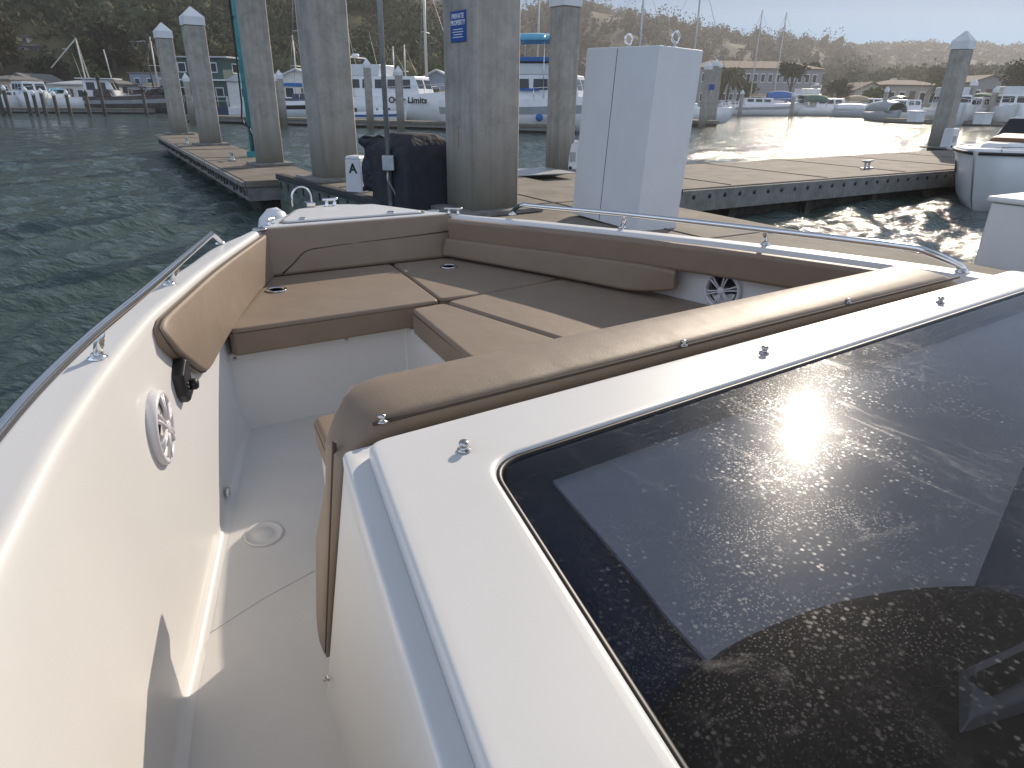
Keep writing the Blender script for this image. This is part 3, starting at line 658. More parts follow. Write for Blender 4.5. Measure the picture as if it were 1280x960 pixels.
for dz in (.016, .004, -.008): mb.box(tuple(c0+n_*.0458+Vector((0, 0, dz-.02))-tdir*.016), (.002, .012, .004), .3)
mb.build('switch_marks', 'galv', cb)
n_ = wall_n(2.2); MB().lathe([(.019,-.004),(.019,.004),(.014,.006),(.012,.002),(0,.002)], (rsole(2.2)+.012, 2.2, .43), n_, 20).build('courtesy_light', 'steel', boat)

def snap(p, ax=(0, 0, 1), s=1.0, par=None):
    MB().lathe([(.0085*s,0),(.0085*s,.002*s),(.005*s,.003*s),(.0042*s,.006*s),(.006*s,.0075*s),(.0065*s,.0105*s),(.005*s,.0125*s),(0,.0128*s)], p, ax, 14).build('snap_stud', 'chrome', par or boat)
for r, h, z in ((.774,2.648,.748),(.327,2.648,.742)): snap((r, h+.01, z), (0, -1, 0), .8)

# ---------------------------------------------------------------- console with the flat dark windscreen
ZT = 1.22
def sk(r): return .05*(r-.237)
edge = [(.237,.906),(.150,.418),(.128,.30),(.085,.0),(.06,-.4),(.05,-1.0)]            # top port edge, front to aft
shell = [(2.44,.906+sk(2.44)),(.237,.906)]+edge[1:]+[(2.44,-1.0)]
# body: front face leans aft towards the top
def body_ring(z):
    t = (ZT-.028-z)/(1.192-.494); f = .906+(1.213-.906)*t
    return [(2.43, f+sk(2.43), z), (.2445, f, z), (.1615, .40, z), (-.070, -.99, z), (2.43, -.99, z)]
console = MB().loft([body_ring(z)[::-1] for z in (.32, .494, .85, 1.172)], True, False).build('console', 'gelcoat', boat, .008)
win = [(.405,.738),(2.30,.738+.06*(2.3-.405)),(2.30,-.55),(.165,-.55)]
winr = round_poly(win, [.075,.07,.07,.07], 8)
fr4 = [(.272,.876),(2.43,.876+sk(2.43)),(2.43,-.98),(-.06,-.98)]; frame_o = round_poly(fr4, [.03,.03,.03,.03], 8)
sh4 = [(.240,.903),(2.44,.903+sk(2.44)),(2.44,-.995),(-.075,-.995)]; sh_o = round_poly(sh4, [.012,.02,.02,.02], 8)
ring_frame(MB(), sh_o, frame_o, [(0, ZT-.075, .001), (0, ZT-.03, -.0), (0, ZT-.0255, .0), (0, ZT-.024, .002), (1, ZT-.0235, .008), (1, ZT-.025, .003), (1, ZT-.03, .0005), (1, ZT-.075, 0)]).build('console_shoulder', 'gelcoat', console)
ring_frame(MB(), frame_o, winr, [(0, ZT-.022, .004), (0, ZT-.012, 0), (0, ZT-.007, .001), (0, ZT-.003, .004), (0, ZT-.0005, .009), (0, ZT, .015), (0, ZT, .03), (1, ZT, .03), (1, ZT, .014), (1, ZT-.0005, .009), (1, ZT-.003, .004), (1, ZT-.007, .001), (1, ZT-.014, 0), (1, ZT-.03, -.001)]).build('windscreen_frame', 'gelcoat', console)
gl_in = lambda d: round_poly([(.405+d,.738-d),(2.30-d,.738+.06*1.895-d),(2.30-d,-.55+d),(.165+d*1.1,-.55+d)], [.07,.065,.065,.065], 8)
MB().tube([(*p, ZT-.010) for p in gl_in(.002)], .006, 6, True).build('windscreen_gasket', 'gasket', console)
def glass():
    mt = bpy.data.materials.new('smoked salt-stained glass'); mt.use_nodes = True; t = mt.node_tree; L = t.links.new; t.nodes.remove(t.nodes['Principled BSDF'])
    co = t.nodes.new('ShaderNodeTexCoord').outputs['Object']
    tr = t.nodes.new('ShaderNodeBsdfTransparent'); tr.inputs[0].default_value = (.80,.83,.88,1)
    gl = t.nodes.new('ShaderNodeBsdfGlossy'); gl.inputs['Roughness'].default_value = .03; gl.inputs[0].default_value = (.95,.97,1,1)
    gl2 = t.nodes.new('ShaderNodeBsdfGlossy'); gl2.inputs['Roughness'].default_value = .27; gl2.inputs[0].default_value = (.9,.9,.92,1)
    di = t.nodes.new('ShaderNodeBsdfDiffuse'); di.inputs[0].default_value = (.62,.62,.64,1)
    fr = t.nodes.new('ShaderNodeFresnel'); fr.inputs[0].default_value = 1.33
    a = t.nodes.new('ShaderNodeMixShader'); L(fr.outputs[0], a.inputs[0]); L(tr.outputs[0], a.inputs[1]); L(gl.outputs[0], a.inputs[2])
    def noise(sc, de, ro, dist=0, st=(1, 1, 1), rot=0):
        mp = t.nodes.new('ShaderNodeMapping'); mp.inputs['Scale'].default_value = st; mp.inputs['Rotation'].default_value = (0, 0, rot); L(co, mp.inputs[0])
        n = t.nodes.new('ShaderNodeTexNoise'); n.inputs['Scale'].default_value = sc; n.inputs['Detail'].default_value = de; n.inputs['Roughness'].default_value = ro; n.inputs['Distortion'].default_value = dist; L(mp.outputs[0], n.inputs[0]); return n.outputs[0]
    def rng_(x, a_, b_, c_=0, d_=1):
        r = t.nodes.new('ShaderNodeMapRange'); r.inputs[1].default_value = a_; r.inputs[2].default_value = b_; r.inputs[3].default_value = c_; r.inputs[4].default_value = d_; L(x, r.inputs[0]); return r.outputs[0]
    def mth(op, x, y):
        q = t.nodes.new('ShaderNodeMath'); q.operation = op
        for i, v in enumerate((x, y)):
            if isinstance(v, (int, float)): q.inputs[i].default_value = v
            else: L(v, q.inputs[i])
        return q.outputs[0]
    vo = t.nodes.new('ShaderNodeTexVoronoi'); vo.inputs['Scale'].default_value = 105; L(co, vo.inputs[0])          # dried droplets
    spots = mth('MULTIPLY', rng_(vo.outputs['Distance'], .34, .16), rng_(noise(9, 4, .7), .46, .66))
    vo2 = t.nodes.new('ShaderNodeTexVoronoi'); vo2.inputs['Scale'].default_value = 250; L(co, vo2.inputs[0])
    fine = mth('MULTIPLY', rng_(vo2.outputs['Distance'], .36, .18), rng_(noise(5, 3, .6), .42, .62))
    wisp = rng_(noise(9, 8, .75, 1.1, (1, 1.5, 1), .5), .555, .70)                                                 # wiped salt film
    arcs = mth('MULTIPLY', rng_(noise(26, 4, .6, 1.5, (1, .16, 1), .35), .56, .72), rng_(noise(3.5, 2, .5), .48, .62))
    film = rng_(noise(2.2, 4, .6), .3, .75, .014, .038)
    tot = mth('ADD', mth('ADD', mth('MULTIPLY', spots, .20), mth('MULTIPLY', fine, .11)), mth('ADD', mth('MULTIPLY', mth('MULTIPLY', wisp, rng_(noise(2.6, 2, .5), .42, .6)), .14), mth('ADD', mth('MULTIPLY', arcs, .09), film)))
    dm = t.nodes.new('ShaderNodeMixShader'); dm.inputs[0].default_value = .34; L(di.outputs[0], dm.inputs[1]); L(gl2.outputs[0], dm.inputs[2])
    mx = t.nodes.new('ShaderNodeMixShader'); gm = t.nodes.new('ShaderNodeMapping'); gm.inputs['Location'].default_value = (-1.0, -.42, 0); L(co, gm.inputs[0])
    ln = t.nodes.new('ShaderNodeVectorMath'); ln.operation = 'LENGTH'; L(gm.outputs[0], ln.inputs[0])
    # splash area: dense in the middle of the pane, thinning outwards
    zs_ = t.nodes.new('ShaderNodeVectorMath'); zs_.operation = 'MULTIPLY'; zs_.inputs[1].default_value = (1, 1, 0); L(gm.outputs[0], zs_.inputs[0]); L(zs_.outputs[0], ln.inputs[0])
    msk = rng_(mth('ADD', ln.outputs['Value'], mth('MULTIPLY', noise(4, 3, .6), .35)), .50, .95, 1, .22)
    L(mth('MINIMUM', mth('MULTIPLY', tot, msk), .8), mx.inputs[0]); L(a.outputs[0], mx.inputs[1]); L(dm.outputs[0], mx.inputs[2])
    L(mx.outputs[0], t.nodes['Material Output'].inputs[0]); M['glass'] = mt
glass()
gp = gl_in(.004); MB().add([(*p, ZT-.009) for p in gp[::-1]], [tuple(range(len(gp)))]).build('windscreen', 'glass', console, fix=False)
# inside: dark tray, pale panel standing for a soft reflection in the glass, hooded binnacle and the wheel
M['tray'] = mat('dark dash tray', (.016,.028,.075), (.022,.035,.09), 6, rough=.8)
M['dash'] = mat('grey reflection panel', (.68,.71,.77), (.74,.77,.82), 5, rough=.8)
MB().prism([(.37,.78),(2.3,.89),(2.3,-.55),(.14,-.55)], 1.120, 1.135).build('dash_tray', 'tray', console)
MB().prism([(.515,.732),(2.2,.83),(2.2,.65),(1.214,.39),(.84,.275),(.76,.30),(.66,.33),(.55,.345),(.46,.342),(.468,.42),(.481,.488)], 1.150, 1.158).build('reflection_panel', 'dash', console, .002)
M['hood'] = mat('dark brown dash hood', (.022,.018,.016), (.045,.038,.034), 14, rough=.55, bump=.4, bscale=60, bdist=.004)
arc = smooth([(.30,.22),(.35,.316),(.46,.352),(.55,.354),(.66,.34),(.76,.309),(.885,.245),(1.1,.12),(1.3,-.03)], 40)
mb = MB(); rg = [[(x, y, 1.137), (x, y, 1.160), (x+.002, y-.008, 1.168), (x+.01, y-.03, 1.173), (x+.03, y-.10, 1.176), (x+.05, y-.3, 1.165)] for x, y in arc]
mb.loft(rg, False, False, True); mb.build('dash_binnacle', 'hood', console)
mb = MB(); mb.tube([(.53+.018*cos(k*pi/8), .268+.016*sin(k*pi/8), 1.180) for k in range(16)], .003, 6, True); mb.build('hanging_ring', 'gasket', console)
MB().loft([[(.585,.165,1.172),(.66,.205,1.172),(.95,.17,1.172),(.95,.08,1.172)],[(.60,.165,1.186),(.665,.195,1.192),(.95,.16,1.195),(.95,.09,1.19)]], True, True).build('gauge_cowl', 'hullgrey', console, .003)
MB().box((.72, .168, 1.1935), (.16, .022, .004), -.12).build('gauge_slot', 'gasket', console)
for px, py in ((580,563),(955,442),(1175,379)):
    d = ray(px, py); q = EYE+d*((ZT-ZC)/d.z); b = tob(q); snap((b.x, b.y, ZT), s=1.25, par=console)
for r, h in ((1.62,1.0),(1.005,.965),(.318,.93)): snap((r, h, ZT-.004), (0, .25, 1), 1.1, console)
snap((.236, 1.19, .47), (-1, .0, .1), .95, console)
# the console top rises slightly towards the helm
for o_ in [q for q in console.children if q.name.split('.')[0] in ('console_shoulder','windscreen_frame','windscreen_gasket','windscreen','dash_tray','reflection_panel','dash_binnacle','hanging_ring','gauge_cowl','gauge_slot','snap_stud')]:
    for v in o_.data.vertices: v.co.z += max(-.10, .80-v.co.y)*-.016
    o_.data.update()
# leaning pad on the console's front: bolster on top, thin at the foot
prof = [(.930,1.190),(.931,1.210),(.936,1.220),(.950,1.226),(.985,1.231),(1.04,1.232),(1.088,1.228),(1.108,1.219),(1.120,1.203),(1.121,1.18),(1.133,1.10),(1.200,.86),(1.288,.60),(1.30,.54),(1.29,.505),(1.25,.497),(1.218,.505),(1.10,.77),(.965,1.09)]
pc = (1.06, 1.0)
rings = []
R0, R1 = .243, 2.24
for r, k in ((R0, .84), (R0+.004, .91), (R0+.014, .96), (R0+.03, .99), (R0+.055, 1), (R0+.08, 1)):
    rings.append((r, k))
rings += [(r, 1) for r in np.linspace(R0+.13, R1-.12, 14)]+[(R1-.05, 1), (R1-.03, .97), (R1-.014, .88), (R1-.004, .72), (R1, .5)]
out = []
for r, k in rings:
    ring = []
    for j, (h, z) in enumerate(prof):
        t = max(0, min(1, (1.19-z)/(1.19-.5))); bh = .93+(1.216-.93)*t      # line of the back
        # rounded upper corners: the top drops near each end
        e = min(r-R0, R1-r); dz = 0 if z < .95 else -.065*max(0, 1-e/.11)**2*min(1, (z-.95)/.25)
        ce = max(0, 1-e/.09)*max(0, min(1, (z-.98)/.12)); hh = bh+(h-bh)*(k*(1-.45*ce) if h > bh else 1); ring.append((r, hh+sk(r)*.9, z+dz))
    out.append(ring)
pad = MB().loft(out, True, True, True).build('console_backrest', 'fabric', boat)
MB().tube([(r, .931+sk(r)*.9, 1.217) for r in np.linspace(R0+.06, R1-.05, 24)], .0035, 5).build('piping', 'piping', pad)
MB().tube([(R0+.001, .955+(1.225-.955)*(1.19-z)/.68, z) for z in np.linspace(1.19, .52, 12)], .004, 5).build('piping', 'piping', pad)
# lounge seat in front of the console
MB().prism([(.35,1.18),(.40,1.73),(1.0,1.75),(1.0,1.18)], .31, .76).build('lounge_base', 'gelcoat', boat, .012)
cushion('lounge_cushion', [(.338,1.20),(.395,1.76),(1.01,1.775),(1.01,1.20)], .763, .858, .03)
# hard top overhead (above the frame; it shows in the windscreen)
hp = []
for k in range(40):
    a = 2*pi*k/40; cs, sn = cos(a), sin(a)
    hp.append((1.40+1.05*abs(cs)**.62*(1 if cs > 0 else -1), -.55+1.47*abs(sn)**.62*(1 if sn > 0 else -1)))
ht = MB().prism(hp, 2.15, 2.21).build('hard_top', 'gelcoat', boat, .015)
mb = MB()
for r, h in ((.62,-.62),(2.2,-.62),(.62,-1.6),(2.2,-1.6)):
    mb = MB().tube([(r, h-.05, 1.2 if h > -1 else .33), (r, h, 2.155)], .022, 10); mb.build('hard_top_post', 'steel', ht)
# ================================================================== floating docks and what stands on them
ZD, ZM, ZR = .50, .58, .50
def dock(name, label, poly, z, th, edge_mat, group='floating docks'):
    o = thing(name, label, 'dock', (0, 0, 0), HD, group)
    MB().prism(poly, z-.10, z).build('deck', 'deckconc', o, .012)
    def inset(P, d):
        cx = sum(p[0] for p in P)/len(P); cy = sum(p[1] for p in P)/len(P)
        return [(p[0]-d*(1 if p[0] > cx else -1), p[1]-d*(1 if p[1] > cy else -1)) for p in P]
    MB().prism(inset(poly, .03), z-th, z-.103).build('side_beam', edge_mat, o)
    MB().prism(inset(poly, .22), -.35, z-th-.003).build('float', 'dockwood', o)
    return o
dk = dock('floating_dock', 'long narrow concrete finger dock reaching away to the left with three tall piles', [(1.88,10.95),(3.12,10.95),(3.05,25.9),(1.80,24.7)], ZD, .30, 'dockside')
for k in range(46):
    h = 11.1+k*.295; MB().box((1.885-.0037*(h-8.4), h, ZD-.16-.03*(k % 3 == 0)), (.02, .05+.05*rng.uniform(), .07+.05*rng.uniform())).build('side_block', 'dockwood', dk)
mb = MB(); mb.prism([(1.815,10.95),(1.875,10.95),(1.81,24.7),(1.75,24.7)], ZD-.085, ZD-.012); mb.build('rub_rail', 'dockside', dk, .01)
dm = dock('floating_dock', 'wide concrete dock with a green stained side beside the bow', [(2.42,10.9),(2.98,6.3),(3.02,2.0),(3.02,-7),(5.62,-7),(5.62,10.18),(3.6,10.18),(3.5,10.9)], ZM, .2, 'dockside')
edge_ = [(2.40,10.92),(2.96,6.3),(3.0,2.0),(3.0,-7)]
def along(edge, z0, z1, d0, d1):
    mb = MB(); rg = []
    for r, h in edge: rg.append([(r-d0, h, z0), (r-d0, h, z1), (r-d1, h, z1), (r-d1, h, z0)])
    return mb.loft(rg, True, True)
along(edge_, -.05, ZM-.07, .05, 0).build('green_beam', 'greenbeam', dm, .008)
along(edge_, ZM-.067, ZM+.012, .085, -.04).build('rub_strip', 'rubber', dm, .015)
for k in range(60):
    h = 10.8-k*.29; r = ip(-h, [(-10.92,2.40),(-6.3,2.96),(-2,3.0),(7,3.0)])-.056; MB().box((r, h, ZM-.15), (.02, .035, .10)).build('side_block', 'dockwood', dm)
dr = dock('floating_dock', 'concrete cross dock running right, with a row of round bolt holes along its side', [(5.63,7.40),(27,7.75),(27,11.3),(5.63,10.14)], ZR, .16, 'dockside')
mb = MB(); mb.prism([(5.64,7.323),(27,7.68),(27,7.745),(5.64,7.388)], ZR-.33, ZR-.02); mb.build('waler', 'dockside', dr, .008)
for k in range(62):
    r = 5.85+k*.33; y = 7.33+(r-6.05)*.35/20.95-.0005
    MB().lathe([(.034,0),(.034,.006),(.02,.012),(0,.012)], (r, y, ZR-.115), (0, -1, 0), 10).build('bolt_head', 'gasket', dr)
for k in range(11): MB().box((6.6+k*1.9, 7.5+k*.03, ZR-.42), (.14, .1, .5)).build('float_bracket', 'dockwood', dr)
MB().prism([(5.2,9.2),(6.7,9.2),(6.7,10.1),(5.2,10.1)], ZM+.003, ZM+.018).build('transition_plate', 'galv', dr, .004)

def joints(o, segs, z):
    for (a, b), (c, d) in segs: MB().tube([(a, b, z+.0005), (c, d, z+.0005)], .009, 4).build('deck_joint', 'rubber', o)
joints(dk, [((1.86, h), (3.1, h)) for h in np.arange(12.9, 24.5, 2.4)], ZD)
joints(dm, [((ip(-h, [(-10.9,2.42),(-6.3,2.98),(-2,3.02),(7,3.02)])+.05, h), (5.58, h)) for h in np.arange(-3, 10.2, 2.4)]+[((4.5, -6.9), (4.5, 10.1))], ZM)
joints(dr, [((r, 7.45+(r-6)*.017), (r, 10.1+(r-6)*.054)) for r in np.arange(8.4, 26.5, 2.4)], ZR)
def big_cleat(px, py, z, label, rz=HD+pi/2, s=1.0):
    p = onz(px, py, z); mb = MB()
    mb.box((0, 0, .012), (.30*s, .09*s, .024))
    for k in (-.06, .06): mb.lathe([(.035*s,.02),(.022*s,.05*s),(.02*s,.10*s),(.024*s,.125*s)], (k*s, 0, 0), n=12)
    mb.tube([(t*s, 0, .13*s+.02*s*abs(t)/.17) for t in (-.19, -.12, -.05, .05, .12, .19)], [.012*s, .022*s, .027*s, .027*s, .022*s, .012*s], 10)
    o = mb.build('dock_cleat', 'galv', None, .004, loc=(p.x, p.y, z+.002), rz=rz); tag(o, label, 'cleat', 'dock cleats')
big_cleat(402, 218, ZM, 'heavy steel cleat on the wide dock beside the A box', s=1.2)
big_cleat(234, 180, ZD, 'small cleat on the finger dock between its two capped piles')
big_cleat(291, 201, ZD, 'small cleat on the finger dock left of the pile with the teal pipe')
big_cleat(396, 203, ZD, 'half hidden cleat on the far edge behind the big grey pile')
big_cleat(1083, 211, ZR, 'dark cleat at the edge of the cross dock', HD)

def pile(p, s, zb, ztop, label, cap=None, rot=radians(6), group='concrete mooring piles', base=True):
    o = thing('mooring_pile', label, 'pile', (p.x, p.y, zb), HD+rot, group)
    H = ztop-zb; ch = .0 if cap is None else cap
    MB().box((0, 0, (H-ch-zb-1)/2), (s, s, H-ch+zb+1)).build('shaft', 'pile', o, s*.06, 1)
    if cap:
        mb = MB(); c = s*1.06/2; h0, h1, h2 = H-ch, H-ch*.55, H
        mb.loft([[(-c,-c,z), (c,-c,z), (c,c,z), (-c,c,z)] for z in (h0, h1)]+[[(-.012,-.012,h2), (.012,-.012,h2), (.012,.012,h2), (-.012,.012,h2)]], True, True)
        mb.build('cap', 'cap', o, .006)
    if base:
        MB().plate([(-s*.85,-s*.8),(s*.85,-s*.8),(s*.85,s*.8),(-s*.85,s*.8)], [(-s*.53,-s*.53),(s*.53,-s*.53),(s*.53,s*.53),(-s*.53,s*.53)], .004, .05).build('collar', 'dockside', o, .008)
    return o
def zat(px, py, p): return aty(px, py, p.y).z
p = onz(225, 168, ZD); pile(p, .42, ZD, zat(204, 28, p), 'far capped concrete pile at the end of the finger dock', zat(204, 28, p)-zat(206, 48, p))
p = onz(264, 181, ZD); pile(p, .44, ZD, zat(239, 8, p), 'capped concrete pile, second from the end of the finger dock', zat(239, 8, p)-zat(242, 32, p))
p = onz(338, 206, ZD); p3 = pile(p, .40, ZD, 5.6, 'tall concrete pile with a teal pipe up its side')
q = onz(317, 196, ZD); pt = Vector((q.x, q.y, 0))
o = thing('service_pipe', 'teal pipe with a dark hose rising beside a tall concrete pile', 'pipe', (q.x, q.y, ZD))
MB().tube([(0,0,.003),(0,0,2.0),(.02,.03,5.0)], .045, 12).build('pipe', 'teal', o)
MB().box((0, 0, .055), (.22, .16, .11)).build('foot', 'teal', o, .01)
MB().tube([(-.07,0,2.9),(-.085,0,1.6),(-.10,0,1.0),(-.13,-.02,.75),(-.08,-.05,.62),(0,-.05,.58),(.05,-.04,.40),(.06,-.03,.02)], .018, 8).build('hose', 'gasket', o)
mb = MB()
for z in (2.55, 3.2): mb.box((-.03, 0, z), (.11, .07, .05))
mb.box((-.08, -.02, 3.6), (.06, .05, 1.1)); mb.build('bracket', 'gasket', o)
p = onz(420, 224, ZM); pile(p, .52, ZM, 5.6, 'broad stained concrete pile behind the A box')
pb = onz(603, 262, ZM); pg = pile(pb, .57, ZM, 5.6, 'largest nearest concrete pile, carrying a blue sign')
p = onz(699, 214, ZR); pile(p, .37, ZR, zat(712, -24, p), 'capped concrete pile behind the tall white box', zat(712, -24, p)-zat(716, 9, p))
p = onz(1172, 185, ZR); pr_ = p; pile(p, .44, ZR, zat(1213, 38, p), 'capped concrete pile on the cross dock at the right', zat(1213, 38, p)-zat(1206, 62, p))
# blue sign on the biggest pile's port face
sgn = thing('dock_sign', 'small blue PRIVATE PROPERTY sign on the largest pile', 'sign', (pb.x, pb.y, ZM), HD+radians(6))
zs0, zs1 = zat(572, 50, pb)-.03, zat(572, 12, pb)-.03
s_ = .57/2; MB().box((-s_-.006, -.03, (zs0+zs1)/2-ZM), (.008, .27, zs1-zs0)).build('plate', 'signblue', sgn, .002)
zc_ = (zs0+zs1)/2-ZM; RX = (pi/2, 0, -pi/2)
text('PRIVATE', .058, 'white', sgn, (-s_-.0115, -.03, zc_+.085), RX, ext=.001, bold=.0016)
text('PROPERTY', .058, 'white', sgn, (-s_-.0115, -.03, zc_+.03), RX, ext=.001, sx=.92, bold=.0016)
for i, w in enumerate((.17, .19, .15, .18)):
    MB().box((-s_-.0112, -.03, zc_-.025-i*.022), (.002, w, .007)).build('text_line', 'white', sgn)
MB().box((-s_-.005, .02, 1.0-.25), (.012, .035, .20)).build('pile_patch', 'canvastan', pg, .004)

# tall white box
w0 = onz(795, 290, ZM); b0 = tob(w0)
bx = thing('utility_box', 'tall plain white box with lifting eyes on top, on the dock beside the starboard rail', 'box', tow(b0.x, b0.y, ZM), HD)
bx.rotation_mode = 'QUATERNION'
from mathutils import Quaternion
bx.rotation_quaternion = Quaternion((0, 1, 0), radians(2.6)) @ Quaternion((0, 0, 1), HD)
Lb, Wb = 1.02, .50; Hb = zat(826, 56, w0)-ZM
MB().box((Wb/2, Lb/2, Hb/2), (Wb, Lb, Hb)).build('body', 'whitepaint', bx, .010)
MB().box((-.0005, Lb*.545, Hb/2), (.003, .006, Hb-.03)).build('panel_seam', 'rubber', bx)
for x, y in ((Wb*.45, Lb*.68), (Wb*.5, Lb*.10)):
    mb = MB(); mb.lathe([(.03,0),(.03,.012),(.014,.018),(.012,.05)], (x, y, Hb), n=12)
    mb.tube([(x+.042*cos(a), y, Hb+.085+.042*sin(a)) for a in np.linspace(0, 2*pi, 17)[:-1]], .011, 8, True); mb.build('lifting_eye', 'steel', bx)
MB().box((Wb*.98, .02, .35), (.05, .03, .05)).build('latch', 'gasket', bx)

# thin pole with a junction box
p = onz(489, 262, ZM)
po = thing('conduit_pole', 'thin galvanised pole with a grey junction box in front of the black cover', 'pole', (p.x, p.y, ZM))
MB().tube([(0,0,.003),(0,0,5.2)], .026, 10).build('pole', 'galv', po)
MB().lathe([(.06,.002),(.06,.02),(.03,.03)], n=14).build('foot', 'galv', po)
zj = zat(490, 203, p)-ZM; jb = MB().box((.01, -.06, zj), (.12, .075, .15)).build('junction_box', 'galv', po, .008)
MB().tube([(.0,-.06,zj-.075),(-.01,-.065,zj-.17),(.02,-.04,zj-.23),(.05,-.02,zj-.3),(.09,.03,.003)], .010, 8).build('cable', 'galv', po)
# black covered machine
p = onz(528, 258, ZM); b = tob(p); bk = thing('covered_machine', 'black fabric cover pulled over a box-shaped machine beside the largest pile', 'cover', tow(b.x, b.y+.1, ZM), HD+radians(12))
zt_ = zat(508, 167, p)-ZM; mb = MB(); g_ = np.random.default_rng(3)
rg = []
for z, a, c, ox in ((.0,.40,.36,0),(.15,.39,.35,0),(.55,.385,.34,.0),(zt_*.80,.38,.335,.0),(zt_*.84,.365,.32,0),(zt_*.985,.17,.22,-.04),(zt_,.15,.20,-.04)):
    ring = []
    for k in range(48):
        t = 2*pi*(k+.5)/48; e = 14; x = abs(cos(t))**(2/e)*(1 if cos(t) > 0 else -1); y = abs(sin(t))**(2/e)*(1 if sin(t) > 0 else -1)
        w = 1+.012*sin(k*2.9+z*3)*(1-z/zt_*.6); ring.append((ox+a*x*w, c*y*w, z+.002))
    rg.append(ring)
mb.loft(rg, True, True); mb.build('fabric_cover', 'cover', bk, .012)
# black bag hanging beside it
p = onz(471, 246, ZM); bgz0, bgz1 = zat(470, 239, p), zat(465, 173, p)
bag = thing('hanging_bag', 'limp black bag hanging between the A box and the pole', 'bag', (p.x, p.y+.05, bgz0), .1)
H_ = bgz1-bgz0; rg = []
for t in np.linspace(0, 1, 12):
    a = .145*(.62+.75*sin(pi*min(1, t*1.3+.12))**.7*.55) if t < .9 else .15; c = .07*(1-.35*t); ring = []
    for k in range(18):
        q = 2*pi*k/18; w = 1+.10*sin(k*2.3+t*7)+.06*sin(k*5+t*3); ring.append((a*cos(q)*w-.03*t, c*sin(q)*w, t*H_))
    rg.append(ring)
MB().loft(rg, True, True, True).build('bag_body', 'coverblue', bag)
MB().tube([(-.15,0,H_*.98),(-.10,-.02,H_*1.03),(0,0,H_*1.0),(.06,.02,H_*1.04),(.14,0,H_*.99)], .018, 8).build('bag_rim', 'cover', bag)
# power pedestals
def pedestal(px, py, z, w, d, h, label, letter=None, rot=0):
    p = onz(px, py, z); o = thing('power_pedestal', label, 'pedestal', (p.x, p.y, z), HD+rot, 'white dock pedestals')
    MB().box((0, 0, h/2+.002), (w, d, h), top=(.94, .9)).build('housing', 'whitepaint', o, .015)
    MB().box((0, 0, h+.02), (w*.98, d*.92, .035), top=(.9, .8)).build('lid', 'whitepaint', o, .01)
    MB().box((-w*.1, -d*.49, h*.52), (w*.5, .012, h*.34)).build('socket_panel', 'hullgrey', o, .004)
    MB().lathe([(.03,0),(.03,.02),(0,.025)], (-w*.30, -d*.5, h*.14), (0, -1, 0), 10).build('outlet', 'gasket', o)
    if letter: text(letter, .16, 'ink', o, (-w*.49, -d*.02, h*.72), (pi/2, 0, -pi/2), ext=.003, bold=.004)
    return o
pedestal(449, 240, ZM, .22, .24, .40, 'white pedestal marked with a black letter A', 'A', radians(38))
pedestal(712, 214, ZR, .24, .22, .48, 'white pedestal at the foot of the pile behind the tall white box')
pedestal(1184, 186, ZR, .34, .3, .52, 'white pedestal at the foot of the capped pile on the right')
# white dock locker at the right edge and the neighbouring boat's bow
q0 = onz(1240, 247, .95); lb = tob(q0)
lk = thing('dock_locker', 'plain white locker at the right edge, in front of the neighbouring bow', 'locker', tow(lb.x, lb.y, .0), HD)
MB().box((.9, -.5, .63), (1.8, 1.0, .56)).build('body', 'whitepaint', lk, .02)
MB().box((.9, -.5, .94), (1.86, 1.06, .05)).build('lid', 'whitepaint', lk, .02, 3)
dock('floating_dock', 'short finger dock under the white locker at the right', [(5.65,lb.y-1.3),(12,lb.y-1.3),(12,lb.y+.10),(5.65,lb.y+.10)], .345, .2, 'dockside')
print('LOCKER', lb)
# ================================================================== boats across the water
def hull_rings(L, B, f, sheer=.35, flare=.8, n=15):
    rg = []
    for i in range(n):
        t = i/(n-1); x = -L/2+L*t; b = B/2*(1-max(0, (t-.5)/.5)**2.4)*(.93+.07*min(1, t*4)); z = f*(1+sheer*t**2); b = max(b, .02)
        dx = .10*L*max(0, (t-.7)/.3)**2
        rg.append([(x-dx, 0, -.25), (x-dx*.8, b*flare*.75, -.05), (x-dx*.5, b*flare, .18), (x, b, z), (x, b*.93, z+.02), (x, 0, z+.05), (x, -b*.93, z+.02), (x, -b, z), (x-dx*.5, -b*flare, .18), (x-dx*.8, -b*flare*.75, -.05)])
    return rg
def stripe(o, L, B, f, m_, z0=.55, z1=.78, sheer=.35):
    for sg in (-1, 1):
        mb = MB(); rg = []
        for i in range(13):
            t = i/14; b = B/2*(1-max(0, (t-.5)/.5)**2.4)*(.93+.07*min(1, t*4)); zz = f*(1+sheer*t**2); x = -L/2+L*t
            def bb(k): return b*(.8+.2*max(0, (k*zz-.18)/(zz-.18)))+.012
            rg.append([(x, sg*bb(z0), z0*zz), (x, sg*bb(z1), z1*zz), (x, sg*(bb(z1)-.02), z1*zz), (x, sg*(bb(z0)-.02), z0*zz)])
        mb.loft(rg, True, True).build('hull_stripe', m_, o)
